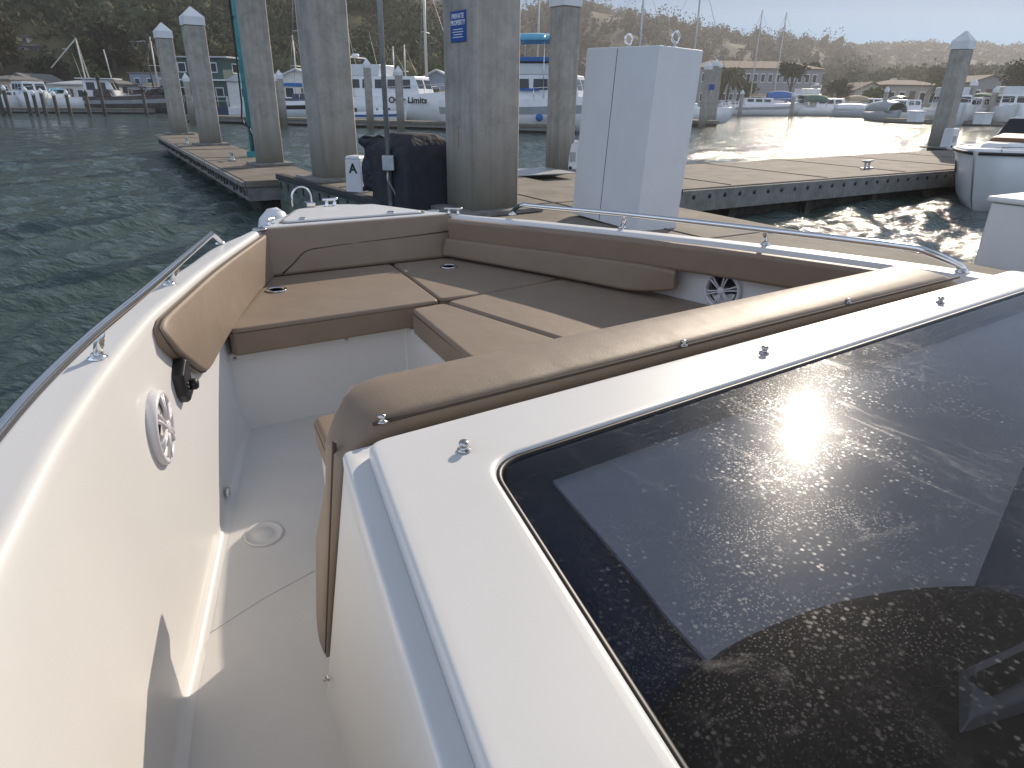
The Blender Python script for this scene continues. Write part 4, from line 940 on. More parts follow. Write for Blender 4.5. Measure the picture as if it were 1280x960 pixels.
def cabin(o, name, x0, x1, w, z0, z1, m_, rake=.35, aft=.05, taper=.88):
    mb = MB(); h = z1-z0
    mb.loft([[(x0, -w/2, z0), (x1, -w/2*.92, z0), (x1, w/2*.92, z0), (x0, w/2, z0)], [(x0+aft, -w/2*taper, z1), (x1-rake*h, -w/2*taper*.9, z1), (x1-rake*h, w/2*taper*.9, z1), (x0+aft, w/2*taper, z1)]], True, True)
    c = mb.build(name, m_, o, .05, 2); n = max(2, int((x1-x0)/1.1)); zc0, zc1 = z0+h*.42, z0+h*.84
    for sg in (-1, 1):
        for k in range(n):
            a = x0+.25+(x1-x0-.5-rake*h*.8)*(k+.08)/n; b = x0+.25+(x1-x0-.5-rake*h*.8)*(k+.86)/n
            def yy(x, z): return sg*(w/2*(1-.08*(x-x0)/(x1-x0))*(1-(1-taper)*(z-z0)/h)+.012)
            q = [(a, zc0), (b, zc0), (b-.05, zc1), (a, zc1)]
            MB().add([(x, yy(x, z), z) for x, z in q]+[(x, yy(x, z)-sg*.02, z) for x, z in q], [(0,1,2,3),(7,6,5,4),(0,1,5,4),(1,2,6,5),(2,3,7,6),(3,0,4,7)]).build('window', 'window', c)
    for sg in (-.5, .5):
        y0, y1 = sg*w*.42-.17*w, sg*w*.42+.17*w
        def fx(z): return x1-rake*(z-z0)+.015
        MB().add([(fx(z), y, z) for y, z in ((y0,zc0),(y1,zc0),(y1,zc1),(y0,zc1))]+[(fx(z)-.03, y, z) for y, z in ((y0,zc0),(y1,zc0),(y1,zc1),(y0,zc1))], [(0,1,2,3),(7,6,5,4),(0,1,5,4),(1,2,6,5),(2,3,7,6),(3,0,4,7)]).build('window', 'window', c)
    return c
def bow_rail(o, L, B, f, t0=.5, hgt=.55):
    pts = []; mb = MB()
    for t in np.linspace(t0, .97, 8):
        b = B/2*(1-max(0, (t-.5)/.5)**2.4)*.93; pts.append((-L/2+L*t, b, f*(1+.35*t*t)+hgt))
    mb.tube(pts+[(q[0], -q[1], q[2]) for q in pts[::-1]], .022, 6)
    for q in pts[::2]:
        for sg in (-1, 1): mb.tube([(q[0], sg*q[1], q[2]-hgt), (q[0], sg*q[1], q[2])], .018, 5)
    mb.build('bow_rail', 'steel', o)
def motorboat(label, pos, rz, L=8, B=2.8, f=1.0, hull='hullwhite', cab=(-.2, .18, 1.1), fly=None, canvas=None, strip=None, aerial=0, arch=False, rails=True, name='motor_yacht', cat='boat', group=None, cabm='hullwhite', outboard=False, sheer=.35):
    o = thing(name, label, cat, (pos.x, pos.y, 0), rz, group)
    MB().loft(hull_rings(L, B, f, sheer), True, True, True).build('hull', hull, o)
    if strip: stripe(o, L, B, f, strip, sheer=sheer)
    zt = f*1.05
    if cab:
        x0, x1, h = cab; cabin(o, 'cabin', x0*L, x1*L, B*.78, zt, zt+h, cabm); zt += h
    if fly:
        x0, x1, h = fly; fb = MB(); fb.loft([[(x0*L,-B*.36,zt+.002),(x1*L,-B*.30,zt+.002),(x1*L,B*.30,zt+.002),(x0*L,B*.36,zt+.002)],[(x0*L,-B*.38,zt+h),(x1*L+.15,-B*.30,zt+h),(x1*L+.15,B*.30,zt+h),(x0*L,B*.38,zt+h)]], True, True)
        fb.build('flybridge', cabm, o, .05); zt += h
    if canvas:
        cm, x0, x1, z0, h = canvas; cv = MB(); rg = []
        for i in range(9):
            t = i/8; x = (x0+(x1-x0)*t)*L; w = B*.40; hh = h*(.82+.18*sin(pi*t)); rg.append([(x, w*cos(a), z0+hh*sin(a)**.6) for a in np.linspace(.02, pi-.02, 9)])
        cv.loft(rg, False, False, True); c = cv.build('canvas_top', cm, o); sm_ = c.modifiers.new('solid', 'SOLIDIFY'); sm_.thickness = .03
        mb = MB()
        for x in (x0+.02, x1-.02):
            for sg in (-1, 1): mb.tube([(x*L, sg*B*.38, f*1.0), (x*L, sg*B*.39, z0+h*.5)], .02, 6)
        mb.build('canvas_frame', 'steel', o)
    if arch:
        mb = MB(); mb.tube([(-.22*L,-B*.4,f*1.1),(-.26*L,-B*.38,zt+.5),(-.26*L,B*.38,zt+.5),(-.22*L,B*.4,f*1.1)], .06, 8); mb.build('radar_arch', 'hullwhite', o)
        MB().lathe([(.0,0),(.28,.02),(.30,.10),(.2,.2),(0,.22)], (-.26*L, 0, zt+.55), n=16).build('radar_dome', 'white', o)
    for k in range(aerial):
        MB().tube([((-.15-.06*k)*L, (-1)**k*B*.25, zt-.1), ((-.2-.06*k)*L, (-1)**k*B*.27, zt+2.2+.5*k)], [.016, .006], 6).build('aerial', 'white', o)
    if rails: bow_rail(o, L, B, f)
    if outboard:
        MB().box((-L/2-.2, 0, f*.9), (.35, .35, .7), top=(.8, .7)).build('outboard_motor', 'blackplastic', o, .06)
    return o
def sailboat(label, pos, rz, L=9, B=2.8, f=.95, mast=11, hull='hullwhite', cover='canvasblue', group='moored sailing boats', mx=.08, thick=.085):
    o = thing('sailing_boat', label, 'sailboat', (pos.x, pos.y, 0), rz, group)
    MB().loft(hull_rings(L, B, f, .25), True, True, True).build('hull', hull, o)
    cabin(o, 'cabin', -.12*L, .2*L, B*.6, f*1.03, f*1.03+.5, 'hullwhite', .9)
    x = mx*L; MB().tube([(x, 0, f), (x, 0, f+mast)], [thick, thick*.7], 10).build('mast', 'alu', o)
    MB().tube([(x, 0, f+1.3), (x-.36*L, 0, f+1.35)], .06, 8).build('boom', 'alu', o)
    MB().tube([(x-.02*L, 0, f+1.48), (x-.18*L, 0, f+1.52), (x-.35*L, 0, f+1.46)], [.18, .16, .07], 10).build('sail_cover', cover, o)
    mb = MB(); zs = f+mast*.55; mb.tube([(x, -.75, zs), (x, 0, zs+.05), (x, .75, zs)], .03, 6); mb.build('spreader', 'alu', o)
    for sg in (-1, 1): MB().tube([(x-.1, sg*B*.46, f*1.05), (x, sg*.75, zs), (x, 0, f+mast*.97)], .012, 5).build('shroud', 'wire', o)
    MB().tube([(L*.48, 0, f*1.25), (x, 0, f+mast*.98)], .02, 5).build('forestay', 'wire', o)
    MB().tube([(-L*.48, 0, f), (x, 0, f+mast*.99)], .012, 5).build('backstay', 'wire', o)
    bow_rail(o, L, B, f, .75, .5)
    return o
def faceto(p, off=0): return atan2(-p.y, -p.x)+off       # bow towards the camera
DB = atan2(-7.7, 22.5)
# ---- middle dock
def farpost(px, py, z0, topy, s, label, group, capm='cap', shaft='pile', rnd=False, dark=False):
    p = onz(px, py, z0); zt = aty(px, topy, p.y).z; o = thing('mooring_pile', label, 'pile', (p.x, p.y, z0), HD, group); ch = s*1.5; H = zt-z0
    if rnd: MB().lathe([(s/2, -1.5-z0), (s/2*.95, H-ch)], n=10).build('shaft', shaft, o); MB().lathe([(s/2*1.1, H-ch), (s/2*1.1, H-ch*.5), (.01, H)], n=10).build('cap', capm, o)
    else:
        MB().box((0, 0, (H-ch-1.5-z0)/2), (s, s, H-ch+1.5+z0)).build('shaft', shaft, o)
        c = s*.55; MB().loft([[(-c,-c,z), (c,-c,z), (c,c,z), (-c,c,z)] for z in (H-ch, H-ch*.6)]+[[(-.01,-.01,H), (.01,-.01,H), (.01,.01,H), (-.01,.01,H)]], True, True).build('cap', capm, o)
    return o
def fardock(px0, py0, px1, py1, w, label, z=.42, ext=0):
    a, b = onz(px0, py0, 0), onz(px1, py1, 0); d = (b-a).normalized(); n = Vector((-d.y, d.x, 0)); n = n if n.y > 0 else -n
    a2, b2 = a-d*ext, b+d*ext; P = [a2, b2, b2+n*w, a2+n*w]
    o = thing('floating_dock', label, 'dock', (0, 0, 0), 0, 'docks across the water')
    MB().prism([(q.x, q.y) for q in P], z-.12, z).build('deck', 'deckconc', o)
    MB().prism([(q.x, q.y) for q in (a2+n*.06, b2+n*.06, b2+n*(w-.06), a2+n*(w-.06))], .12, z-.125).build('side_beam', 'dockside', o)
    MB().prism([(q.x, q.y) for q in (a2+n*.3, b2+n*.3, b2+n*(w-.3), a2+n*(w-.3))], -.3, .117).build('float', 'dockwood', o)
fardock(238, 153, 700, 167.5, 1.6, 'pale dock across the water in front of the lettered boat', ext=.5)
for px, py, ty, lb_ in ((355,150,87,'slim capped pile left of the big grey pile, by the black cruiser'), (350,150,92,'slimmer capped pile behind its neighbour by the black cruiser'), (463,152,73,'capped pile before the stern of the lettered boat'), (501,154,82,'capped pile in front of the lettered boat\'s name'), (240,147,91,'slim capped pile seen between the two capped piles of the finger dock')):
    farpost(px, py, .42, ty, .30 if px != 350 else .24, lb_, 'capped piles along the far dock')
p = onz(372, 149.5, 0)+Vector((.5, 2.2, 0)); motorboat('black and white cruiser moored behind the slim capped pile', p, DB, 9.5, 3, 1.15, 'hullwhite', (-.1, .22, .55), None, None, 'hullblack', 0, False, cabm='hullnavy')
p = onz(503, 154, 0)+Vector((-1.2, 4.3, 0))
ov = motorboat('white cabin cruiser lettered Over Limits on its bow', p, DB, 11.5, 3.6, 1.55, 'hullwhite', (-.36, .24, 1.35), (-.34, -.05, .75), None, None, 2, True)
text('Over Limits', .56, 'ink', ov, (2.0, -1.80, 1.42), (radians(101), 0, radians(3.5)), ext=.01, shear=.15, sx=1.08, bold=.018)
p = onz(472, 154, 0)+Vector((.0, 2.0, 0)); motorboat('small open white skiff tied in front of the lettered boat', p, DB, 4.0, 1.7, .6, 'hullwhite', (-.1, .1, .35), None, None, 'canvasblue', 0, False, False, 'skiff', outboard=True)
p = onz(553, 153, 0)+Vector((.6, 3.4, 0)); motorboat('small white boat with a tan cover ahead of the lettered boat', p, DB, 5, 2.2, .9, 'hullwhite', (-.2, .2, .6), None, ('canvastan', -.3, .25, 1.5, .6), None, 0, False)
p = onz(674, 166, 0)+Vector((.2, 1.9, 0)); yb = motorboat('white flybridge yacht with bright blue canvas, behind the capped pile', p, DB, 11, 3.6, 1.5, 'hullwhite', (-.42, .22, 1.25), (-.40, .12, .55), ('canvaslight', -.16, .06, 4.4, .45), 'hullgrey', 1, True)
MB().box((-.14*11, 0, 3.55), (.52*11, 2.75, .22)).build('blue_dodger', 'canvasblue', yb, .05)
for x in (-3.4, -1.9, -.4): MB().box((x, -1.44, 2.10), (1.2, .06, .12)).build('blue_trim', 'canvasblue', yb, .01)
MB().sphere((.4, -1.86, .75), .2).build('fender', 'canvasblue', yb)
def mastboat(pxm, pyb, pyt, D, label, rz, L=9, cover='canvasblue', hull='hullwhite', thick=.085):
    b = aty(pxm, pyb, D); f = .95; top = aty(pxm, pyt, D).z-f
    c = Vector((b.x, b.y, 0)); off = Vector((cos(rz), sin(rz), 0))*(.08*L); return sailboat(label, c-off, rz, L, 2.7, f, top, hull, cover, thick=thick)
mastboat(380, 110, -40, 62, 'sailing boat with a tall mast left of the big grey pile', DB, 9)
mastboat(371, 100, 44, 70, 'sailing boat with a short mast behind the taller one left of the big grey pile', DB, 6.5, 'canvastan')
mastboat(534, 118, -40, 60, 'sailing boat whose thick white mast rises right of the lettered boat', DB, 9, 'canvasblue', thick=.13)
mastboat(493, 100, 58, 78, 'distant sailing boat with a thin mast above the lettered boat', DB, 7, 'canvasgreen')
mastboat(507, 100, 56, 84, 'farther sailing boat with a thin mast above the lettered boat\'s name', DB, 7, 'canvastan')
mastboat(671, 120, -40, 55, 'sailing boat whose mast rises behind the blue canvas yacht', DB, 9, 'canvastan')
mastboat(795, 120, -40, 58, 'sailing boat behind the tall white box, left mast of two', DB, 9)
mastboat(862, 120, -40, 60, 'sailing boat behind the tall white box, right mast of two', DB, 9)
# ---- left shore
fardock(-120, 140.5, 191, 142.5, 1.4, 'low dock along the left shore in front of the old boats')
LG = 'moored craft along the left shore'
dkp = [(4,98),(12,106),(38,108),(47,112),(57,110),(72,113),(88,112),(112,112),(131,92),(183,108)]
for i, (px, ty) in enumerate(dkp):
    farpost(px, 141.2, .2, ty, .26, 'dark timber mooring post with a pale top on the left shore dock', 'dark posts along the left shore', 'cap' if i < 7 else 'dockwood', 'dockwood', True)
def bow_on(px, py, dY, label, L, B, f, **k):
    p = onz(px, py, 0); d = Vector((p.x, p.y, 0)).normalized(); p = p+d*dY; return motorboat(label, p, faceto(p, k.pop('off', .25)), L, B, f, **k)
bow_on(46, 141, 6.5, 'white cabin boat, bow towards the water, farthest left', 7, 2.7, 1.2, cab=(-.3, .2, 1.2), group=LG)
bow_on(24, 141, 8, 'low white boat half hidden at the left picture edge', 6, 2.4, 1.0, cab=(-.2, .1, .6), group=LG, off=-.3)
bow_on(74, 139, 9, 'boat under a light blue tarpaulin behind the left shore dock', 6, 2.5, 1.1, cab=None, canvas=('canvaslight', -.45, .3, 1.1, .9), group=LG)
p = onz(100, 140.5, 0)+Vector((0, 3.4, 0)); tw = motorboat('white trawler with a wheelhouse and a steel gallows mast', p, radians(12), 8.5, 2.8, 1.15, 'hullwhite', (-.1, .22, 1.5), None, None, None, 1, False, group=LG, name='trawler')
mb = MB(); mb.tube([(-.5,-.7,1.2),(-.9,0,6.0),(-.5,.7,1.2)], .07, 6); mb.tube([(-.9,0,6),(-3.4,0,3.6)], .05, 6); mb.tube([(1.4,0,2.7),(1.2,0,5.2)], .05, 6); mb.build('gallows_mast', 'alu', tw)
MB().box((.3, 0, 2.78), (3.2, 2.5, .08)).build('wheelhouse_roof', 'white', tw, .02)
def houseboat(label, p, rz, L, W, storeys, wallm, roofm, hullm='hullgrey', trim='white', deckrail=True, gable=False, name='houseboat'):
    o = thing(name, label, 'houseboat', (p.x, p.y, 0), rz, 'houseboats along the left shore')
    MB().box((0, 0, .15), (L, W, .9)).build('float', hullm, o, .05); z = .6
    for s_ in range(storeys):
        h = 2.15 if s_ == 0 else 1.8; k = 1 if s_ == 0 else .82
        w_ = MB().box((-.2 if s_ else 0, 0, z+h/2+.003), (L*.86*k, W*.86*k, h)).build('wall', wallm, o)
        n = max(2, int(L*.8*k/1.5))
        for sg in (-1, 1):
            for i in range(n):
                x = (-.2 if s_ else 0)+(-.5+(i+.5)/n)*L*.80*k; f_ = MB().box((x, sg*(W*.43*k+.012), z+h*.55), (.8, .03, .85)).build('window_frame', trim, w_)
                MB().box((x, sg*(W*.43*k+.03), z+h*.55), (.66, .02, .70)).build('pane', 'window', f_)
        for sg in (-1, 1):
            x = (-.2 if s_ else 0)+sg*(L*.43*k+.012)
            f_ = MB().box((x, W*.15, z+h*.55), (.03, .9, .85)).build('window_frame', trim, w_); MB().box((x+sg*.018, W*.15, z+h*.55), (.02, .74, .70)).build('pane', 'window', f_)
        z += h
        if s_ < storeys-1 or not gable:
            MB().box((0, 0, z+.06), (L*.95*(1 if s_ == 0 else .88), W*.96*(1 if s_ == 0 else .88), .12)).build('roof' if s_ == storeys-1 else 'upper_deck', roofm if s_ == storeys-1 else trim, o, .02); z += .123
    if gable:
        MB().loft([[(x, -W*.48, z), (x, 0, z+W*.24), (x, W*.48, z), (x, W*.46, z-.05), (x, -W*.46, z-.05)] for x in (-L*.47, L*.47)], True, True).build('roof', roofm, o)
    if deckrail:
        mb = MB(); zr = .6; 
        for x in np.linspace(-L*.48, L*.48, 9): mb.tube([(x, -W*.49, zr), (x, -W*.49, zr+.85)], .025, 5)
        for dz in (.45, .85): mb.tube([(-L*.48, -W*.49, zr+dz), (L*.48, -W*.49, zr+dz)], .025, 5)
        mb.build('deck_rail', trim, o)
    return o
p = onz(150, 141, 0)+Vector((.3, 3.0, 0)); wb = motorboat('dark rusty workboat cluttered with gear', p, radians(10), 8.5, 2.8, 1.25, 'hullrust', (-.40, -.22, .6), None, None, 'hullgrey', 0, False, True, 'workboat', group=LG, cabm='hullrust')
mb = MB(); g_ = np.random.default_rng(9)
for k in range(16): mb.box((g_.uniform(-1, 3.2), g_.uniform(-.9, .9), 1.4+g_.uniform(0, .5)), (g_.uniform(.3, .9), g_.uniform(.3, .8), g_.uniform(.3, .9)), g_.uniform(0, 3))
mb.build('deck_gear', 'hullrust', wb); MB().tube([(1.5,0,1.3),(1.4,0,4.6)], .06, 6).build('derrick', 'hullrust', wb)
p = onz(172, 134, 0)+Vector((0, 5, 0)); houseboat('blue grey houseboat with a flat roof behind the rusty workboat', p, radians(-14), 4.6, 3.8, 1, 'wallblue', 'roofgrey', 'hullrust', 'white', False).location.z = 1.15
p = onz(244, 141.5, 0)+Vector((.5, 3.2, 0)); houseboat('two-storey dark green houseboat with white trim seen between the capped piles', p, radians(-8), 7.0, 4.2, 2, 'wallgreen', 'roofwhite', 'hullnavy')
p = onz(276, 143, 0)+Vector((1, 3.0, 0)); houseboat('narrow white houseboat beside the brown boathouse', p, radians(-70), 5.5, 2.6, 1, 'wallwhite', 'roofwhite', 'hullwhite', 'white', True, True)
p = onz(293, 142, 0)+Vector((1, 7, 0)); houseboat('brown timber boathouse with a tan awning beside the tall pile', p, radians(-10), 5.0, 4, 1, 'wallbrown', 'roofbrown', 'dockwood', 'canvastan', False, True)
b_ = aty(197, 108, 74); mastboat(198, 108, 46, 74, 'sailing boat with a bare mast beside the blue grey houseboat', radians(-30), 7, 'canvastan')
# ---- right shore
RGp = 'boats moored along the right shore'
p = onz(905, 143.5, 0)+Vector((.3, 2, 0)); motorboat('small grey blue runabout at the left end of the right shore row', p, radians(-5), 5, 2.1, .8, 'hullgrey', (-.1, .2, .6), None, None, None, 0, False, group=RGp)
mastboat(936, 135, 12, 100, 'sailing boat with the taller of two thin masts before the long building', radians(178), 9.5, 'canvastan')
mastboat(965, 135, 15, 103, 'sailing boat with the shorter right mast before the long building', radians(178), 9.5, 'canvasblue')
p = onz(955, 145, 0)+Vector((0, 2, 0)); motorboat('long low white boat with two dark portlights in the right shore row', p, radians(4), 10, 3, 1.2, 'hullwhite', (-.25, .15, .8), None, None, 'hullgrey', 0, False, group=RGp)
p = onz(1000, 145, 0)+Vector((0, 2.5, 0)); motorboat('white cruiser with a blue canvas top in the right shore row', p, radians(-12), 8, 2.8, 1.1, 'hullwhite', (-.15, .2, .9), None, ('canvasblue', -.45, -.05, 1.7, 1.3), None, 1, False, group=RGp)
p = onz(1014, 144, 0)+Vector((1, 7.5, 0)); motorboat('tall white flybridge boat behind the blue canvas cruiser', p, radians(190), 9, 3.2, 1.4, 'hullwhite', (-.3, .2, 1.3), (-.25, .05, .7), None, None, 1, True, group=RGp)
p = onz(1048, 146, 0)+Vector((0, 3.0, 0)); motorboat('white cabin boat with a green grey canopy in the right shore row', p, radians(3), 8.5, 2.9, 1.0, 'hullwhite', (-.28, .2, 1.1), None, ('canvasgreen', -.48, -.1, 1.6, 1.0), None, 0, False, group=RGp)
p = onz(1072, 147, 0)+Vector((0, 1.4, 0)); motorboat('small boat wrapped in a pale cover in the right shore row', p, radians(-20), 5, 2.1, .8, 'hullgrey', None, None, ('whitepaint', -.45, .3, .8, .8), None, 0, False, False, group=RGp)
p = onz(1087, 146, 0)+Vector((2, 4.5, 0)); motorboat('white and tan boat near the right end of the right shore row', p, radians(5), 7.5, 2.7, 1.1, 'hullwhite', (-.2, .2, 1.1), None, ('canvastan', -.48, -.12, 1.7, .9), None, 1, False, group=RGp)
fardock(1103, 153.5, 1330, 161, 2.0, 'dock at the right with moored boats behind it', z=.4)
p = onz(1122, 153, 0)+Vector((.2, 3, 0)); motorboat('boat under a large grey tarpaulin at the end of the right dock', p, faceto(p, .5), 5, 2.3, .8, 'hullgrey', None, None, ('hullgrey', -.48, .42, .8, 1.15), None, 0, False, False, group=RGp)
p = onz(1152, 153, .4)+Vector((0, .9, 0)); o = thing('dock_box', 'small white dock box on the right dock', 'box', (p.x, p.y, .4), HD, 'white dock boxes on the right dock')
MB().box((0, 0, .35), (1.1, .7, .70)).build('body', 'whitepaint', o, .03); MB().box((0, 0, .74), (1.16, .76, .08)).build('lid', 'whitepaint', o, .03)
dup(o, tuple(onz(1237, 156, .4)+Vector((0, .9, 0))), HD, 'white dock box on the right dock, right of the tall pile')
p = onz(1158, 153, 0)+Vector((1.2, 7, 0)); motorboat('white sports boat with a dark windscreen left of the tall right pile', p, faceto(p, -.5), 7.5, 2.8, 1.1, cab=(-.2, .2, .9), group=RGp, aerial=1)
p = onz(1172, 153, 0)+Vector((1.6, 10, 0)); motorboat('white boat with a black canopy behind the tall right pile', p, faceto(p, .4), 7, 2.7, 1.1, cab=(-.1, .2, .6), canvas=('hullblack', -.4, .0, 1.5, 1.0), group=RGp)
p = onz(1216, 157, 0)+Vector((0, 3.6, 0)); motorboat('beamy white cruiser, bow to the camera, right of the tall pile', p, faceto(p, .2), 9, 3.4, 1.3, cab=(-.3, .18, 1.1), fly=(-.25, .02, .6), group=RGp)
p = onz(1250, 158, 0)+Vector((.4, 5.0, 0)); motorboat('white boat with a pale green windscreen cover on the right dock', p, faceto(p, -.3), 8, 3, 1.2, cab=(-.25, .15, 1.0), canvas=('canvasgreen', -.45, -.1, 1.6, 1.1), group=RGp)
p = onz(1275, 158.5, 0)+Vector((.8, 2.9, 0)); motorboat('white cruiser cut by the right picture edge', p, faceto(p, .1), 9, 3.2, 1.3, cab=(-.3, .2, 1.2), fly=(-.25, .05, .6), group=RGp, aerial=1)
for px, py, ty, s_, l_ in ((1205,154,97,.42,'leaning-looking capped pile right of the tall right pile'), (1234,155,107,.36,'second capped pile on the right dock'), (1101,150,108,.32,'capped pile by the grey tarpaulin boat'), (877,158,76,.34,'capped pile with a blue notice beside the tall white box'), (886,156,73,.32,'capped pile, middle of the cluster beside the tall white box'), (891,155,77,.26,'slim capped pile, right of the cluster beside the tall white box'), (924,146,112,.3,'grey pile in front of the right shore boats, farthest left'), (988,147,115,.3,'grey pile in front of the blue canvas cruiser')):
    farpost(px, py, .1, ty, s_, l_, 'capped piles on the right')
p = onz(874, 158, 0); o = thing('floating_dock', 'end of a small dock under the pile cluster beside the tall white box', 'dock', (p.x, p.y, 0), HD, 'docks across the water')
MB().box((-.3, 1.0, .32), (1.8, 4.5, .22)).build('deck', 'deckconc', o, .02); MB().box((-.3, 1.0, .05), (1.6, 4.3, .3)).build('float', 'dockwood', o)
p2_ = onz(879, 158, .1); o = thing('notice_board', 'small blue notice on a pile beside the tall white box', 'sign', (p2_.x+.2, p2_.y-.25, aty(884, 112, p2_.y).z), 0)
MB().box((0, 0, .15), (.34, .03, .34)).build('plate', 'signblue', o, .01); MB().box((0, .03, .0), (.05, .03, .6)).build('bracket', 'galv', o)
# neighbouring boat's bow at the right edge
nb = onz(1219, 190, .96); hd_ = radians(216); LN = 6.8; bt = .92
nbo = motorboat('white bow rider nosing in at the right edge, brown seats and a dark side stripe', nb-Vector((cos(hd_), sin(hd_), 0))*LN/2, hd_, LN, 2.5, bt, 'hullwhite', None, None, None, 'hullblack', 0, False, False, 'motor_boat', 'boat', sheer=.05)
mb = MB()
for sg in (-1, 1):
    mb.tube([(-LN/2+LN*t-.0, sg*(2.5/2*(1-max(0, (t-.5)/.5)**2.4)*(.93+.07*min(1, t*4))+.015), bt*(1+.05*t*t)-.03) for t in np.linspace(0, .995, 22)], .028, 6)
mb.build('rub_rail', 'gasket', nbo)
zc = bt*1.03
MB().loft([[(LN*.40,-.25,zc),(LN*.40,.25,zc),(LN*.12,.75,zc),(LN*.12,-.75,zc)],[(LN*.385,-.2,zc+.14),(LN*.385,.2,zc+.14),(LN*.12,.68,zc+.17),(LN*.12,-.68,zc+.17)]], True, True).build('deck_moulding', 'hullwhite', nbo, .05)
MB().loft([[(LN*.33,-.30,zc+.15),(LN*.33,.30,zc+.15),(LN*.13,.62,zc+.17),(LN*.13,-.62,zc+.17)],[(LN*.32,-.26,zc+.22),(LN*.32,.26,zc+.22),(LN*.13,.56,zc+.25),(LN*.13,-.56,zc+.25)]], True, True).build('bow_seat', 'teak', nbo, .03)
MB().loft([[(LN*.06,-.95,zc),(LN*.06,.95,zc),(-LN*.1,1.02,zc),(-LN*.1,-1.02,zc)],[(LN*.0,-.85,zc+.5),(LN*.0,.85,zc+.5),(-LN*.1,.95,zc+.55),(-LN*.1,-.95,zc+.55)]], True, True).build('windscreen', 'window', nbo, .03)
mb = MB()
for k in range(9):
    t = .55+.05*k; mb.tube([(-LN/2+LN*t, sg_*(1.18*(1-max(0, (t-.5)/.5)**2.4)), zc+.10) for sg_ in (1,)]+[(-LN/2+LN*t, 1.18*(1-max(0, (t-.5)/.5)**2.4), zc)], .012, 5)
mb.tube([(-LN/2+LN*t, 1.18*(1-max(0, (t-.5)/.5)**2.4), zc+.10) for t in np.linspace(.55, .95, 10)], .016, 6)
mb.build('bow_rail', 'steel', nbo)
MB().box((LN*.30, -.62, zc+.03), (.22, .05, .05)).build('cleat', 'steel', nbo, .01)
# ================================================================== buildings and trees on the shores
def house(label, px0, px1, pyt, pye, pyb, D, depth, wallm, roofm, zb=.35, gable_front=False, nw=3, storeys=1, name='house', group=None, door=True, rz=None):
    if zb is None: D = ground((px0+px1)/2, pyb)
    a, b = aty(px0, pyb, D), aty(px1, pyb, D); W = (b.x-a.x); cx = (a.x+b.x)/2; ze, zt = aty((px0+px1)/2, pye, D).z, aty((px0+px1)/2, pyt, D).z
    zb = min(zb, ze-1.5) if zb is not None else aty(px0, pyb, D).z
    o = thing(name, label, 'building', (cx, D+depth/2, zb), rz or 0, group); h = ze-zb; rh = zt-ze
    w = MB().box((0, 0, h/2), (W, depth, h)).build('wall', wallm, o)
    e = .35
    if gable_front:
        MB().loft([[(-W/2-e, y, h), (0, y, h+rh), (W/2+e, y, h), (W/2+e, y, h-.12), (0, y, h+rh-.15), (-W/2-e, y, h-.12)] for y in (-depth/2-e, depth/2+e)], True, True).build('roof', roofm, o)
        MB().loft([[(-W/2, y, h), (W/2, y, h), (0, y, h+rh*.96)] for y in (-depth/2+.002, -depth/2+.2)], True, True).build('gable', wallm, o)
    else:
        MB().loft([[(-W/2-e, -depth/2-e, h), (W/2+e, -depth/2-e, h), (W/2+e, depth/2+e, h), (-W/2-e, depth/2+e, h)], [(-W/2-e, -depth/2-e, h+.12), (W/2+e, -depth/2-e, h+.12), (W/2+e, depth/2+e, h+.12), (-W/2-e, depth/2+e, h+.12)], [(-W/2+depth*.3, -.1, h+rh), (W/2-depth*.3, -.1, h+rh), (W/2-depth*.3, .1, h+rh), (-W/2+depth*.3, .1, h+rh)]], True, True).build('roof', roofm, o)
    for s_ in range(storeys):
        zz = h*(s_+.55)/storeys; hh = h/storeys*.45
        for i in range(nw):
            x = (-.5+(i+.5)/nw)*W*.94; ww = W/nw*.55
            if door and s_ == 0 and i == nw//2:
                MB().box((x, -depth/2-.02, h/storeys*.4), (min(1.0, ww), .05, h/storeys*.78)).build('door', 'wallbrown', o); continue
            f_ = MB().box((x, -depth/2-.02, zz), (ww, .05, hh)).build('window', 'white', w); MB().box((x, -depth/2-.05, zz), (ww*.8, .03, hh*.82)).build('pane', 'window', f_)
    return o
lb = house('long two-storey grey building with a brown roof behind the right shore', 868, 1024, 74, 86, 118, 135, 13, 'wallgrey', 'roofbrown', nw=16, storeys=2, name='waterfront_building', door=False)
for i in range(12):
    x = -10+i*1.55+(.9 if i % 4 == 3 else 0); MB().box((x, .6, 5.35+1.9), (.9, 1.0, .35)).build('skylight', 'roofwhite', lb, .05)
house('low beige gabled house behind the right shore boats', 1066, 1106, 102, 113, 128, 122, 8, 'wallbeige', 'roofbrown', gable_front=True, nw=2, door=False)
house('low brown-roofed house with pale gables right of the beige one', 1104, 1172, 99, 107, 128, 125, 9, 'wallbeige', 'roofbrown', nw=5)
house('dark low building with a shallow gable behind the right dock', 1208, 1256, 93, 103, 130, 118, 9, 'wallgrey', 'roofbrown', gable_front=True, nw=3)
house('long dark roofed building at the right picture edge', 1248, 1330, 98, 104, 130, 121, 9, 'wallgrey', 'roofgrey', nw=5)
house('white gabled shed behind the black cruiser', 352, 395, 85, 97, 125, 66, 5, 'wallwhite', 'roofwhite', gable_front=True, nw=2)
house('grey gabled shed behind the big pile with the sign', 521, 572, 86, 103, 132, 62, 6, 'wallblue', 'roofwhite', gable_front=True, nw=3)
house('beige boathouse at the left picture edge', -12, 19, 93, 100, 132, 80, 5, 'wallbeige', 'roofgrey', nw=3)
house('pale gabled cottage behind the light blue tarpaulin', 18, 45, 91, 101, 130, 88, 6, 'wallwhite', 'roofgrey', gable_front=True, nw=2)
house('low white shed behind the trawler', 70, 112, 100, 106, 130, 84, 5, 'wallwhite', 'roofwhite', nw=3)
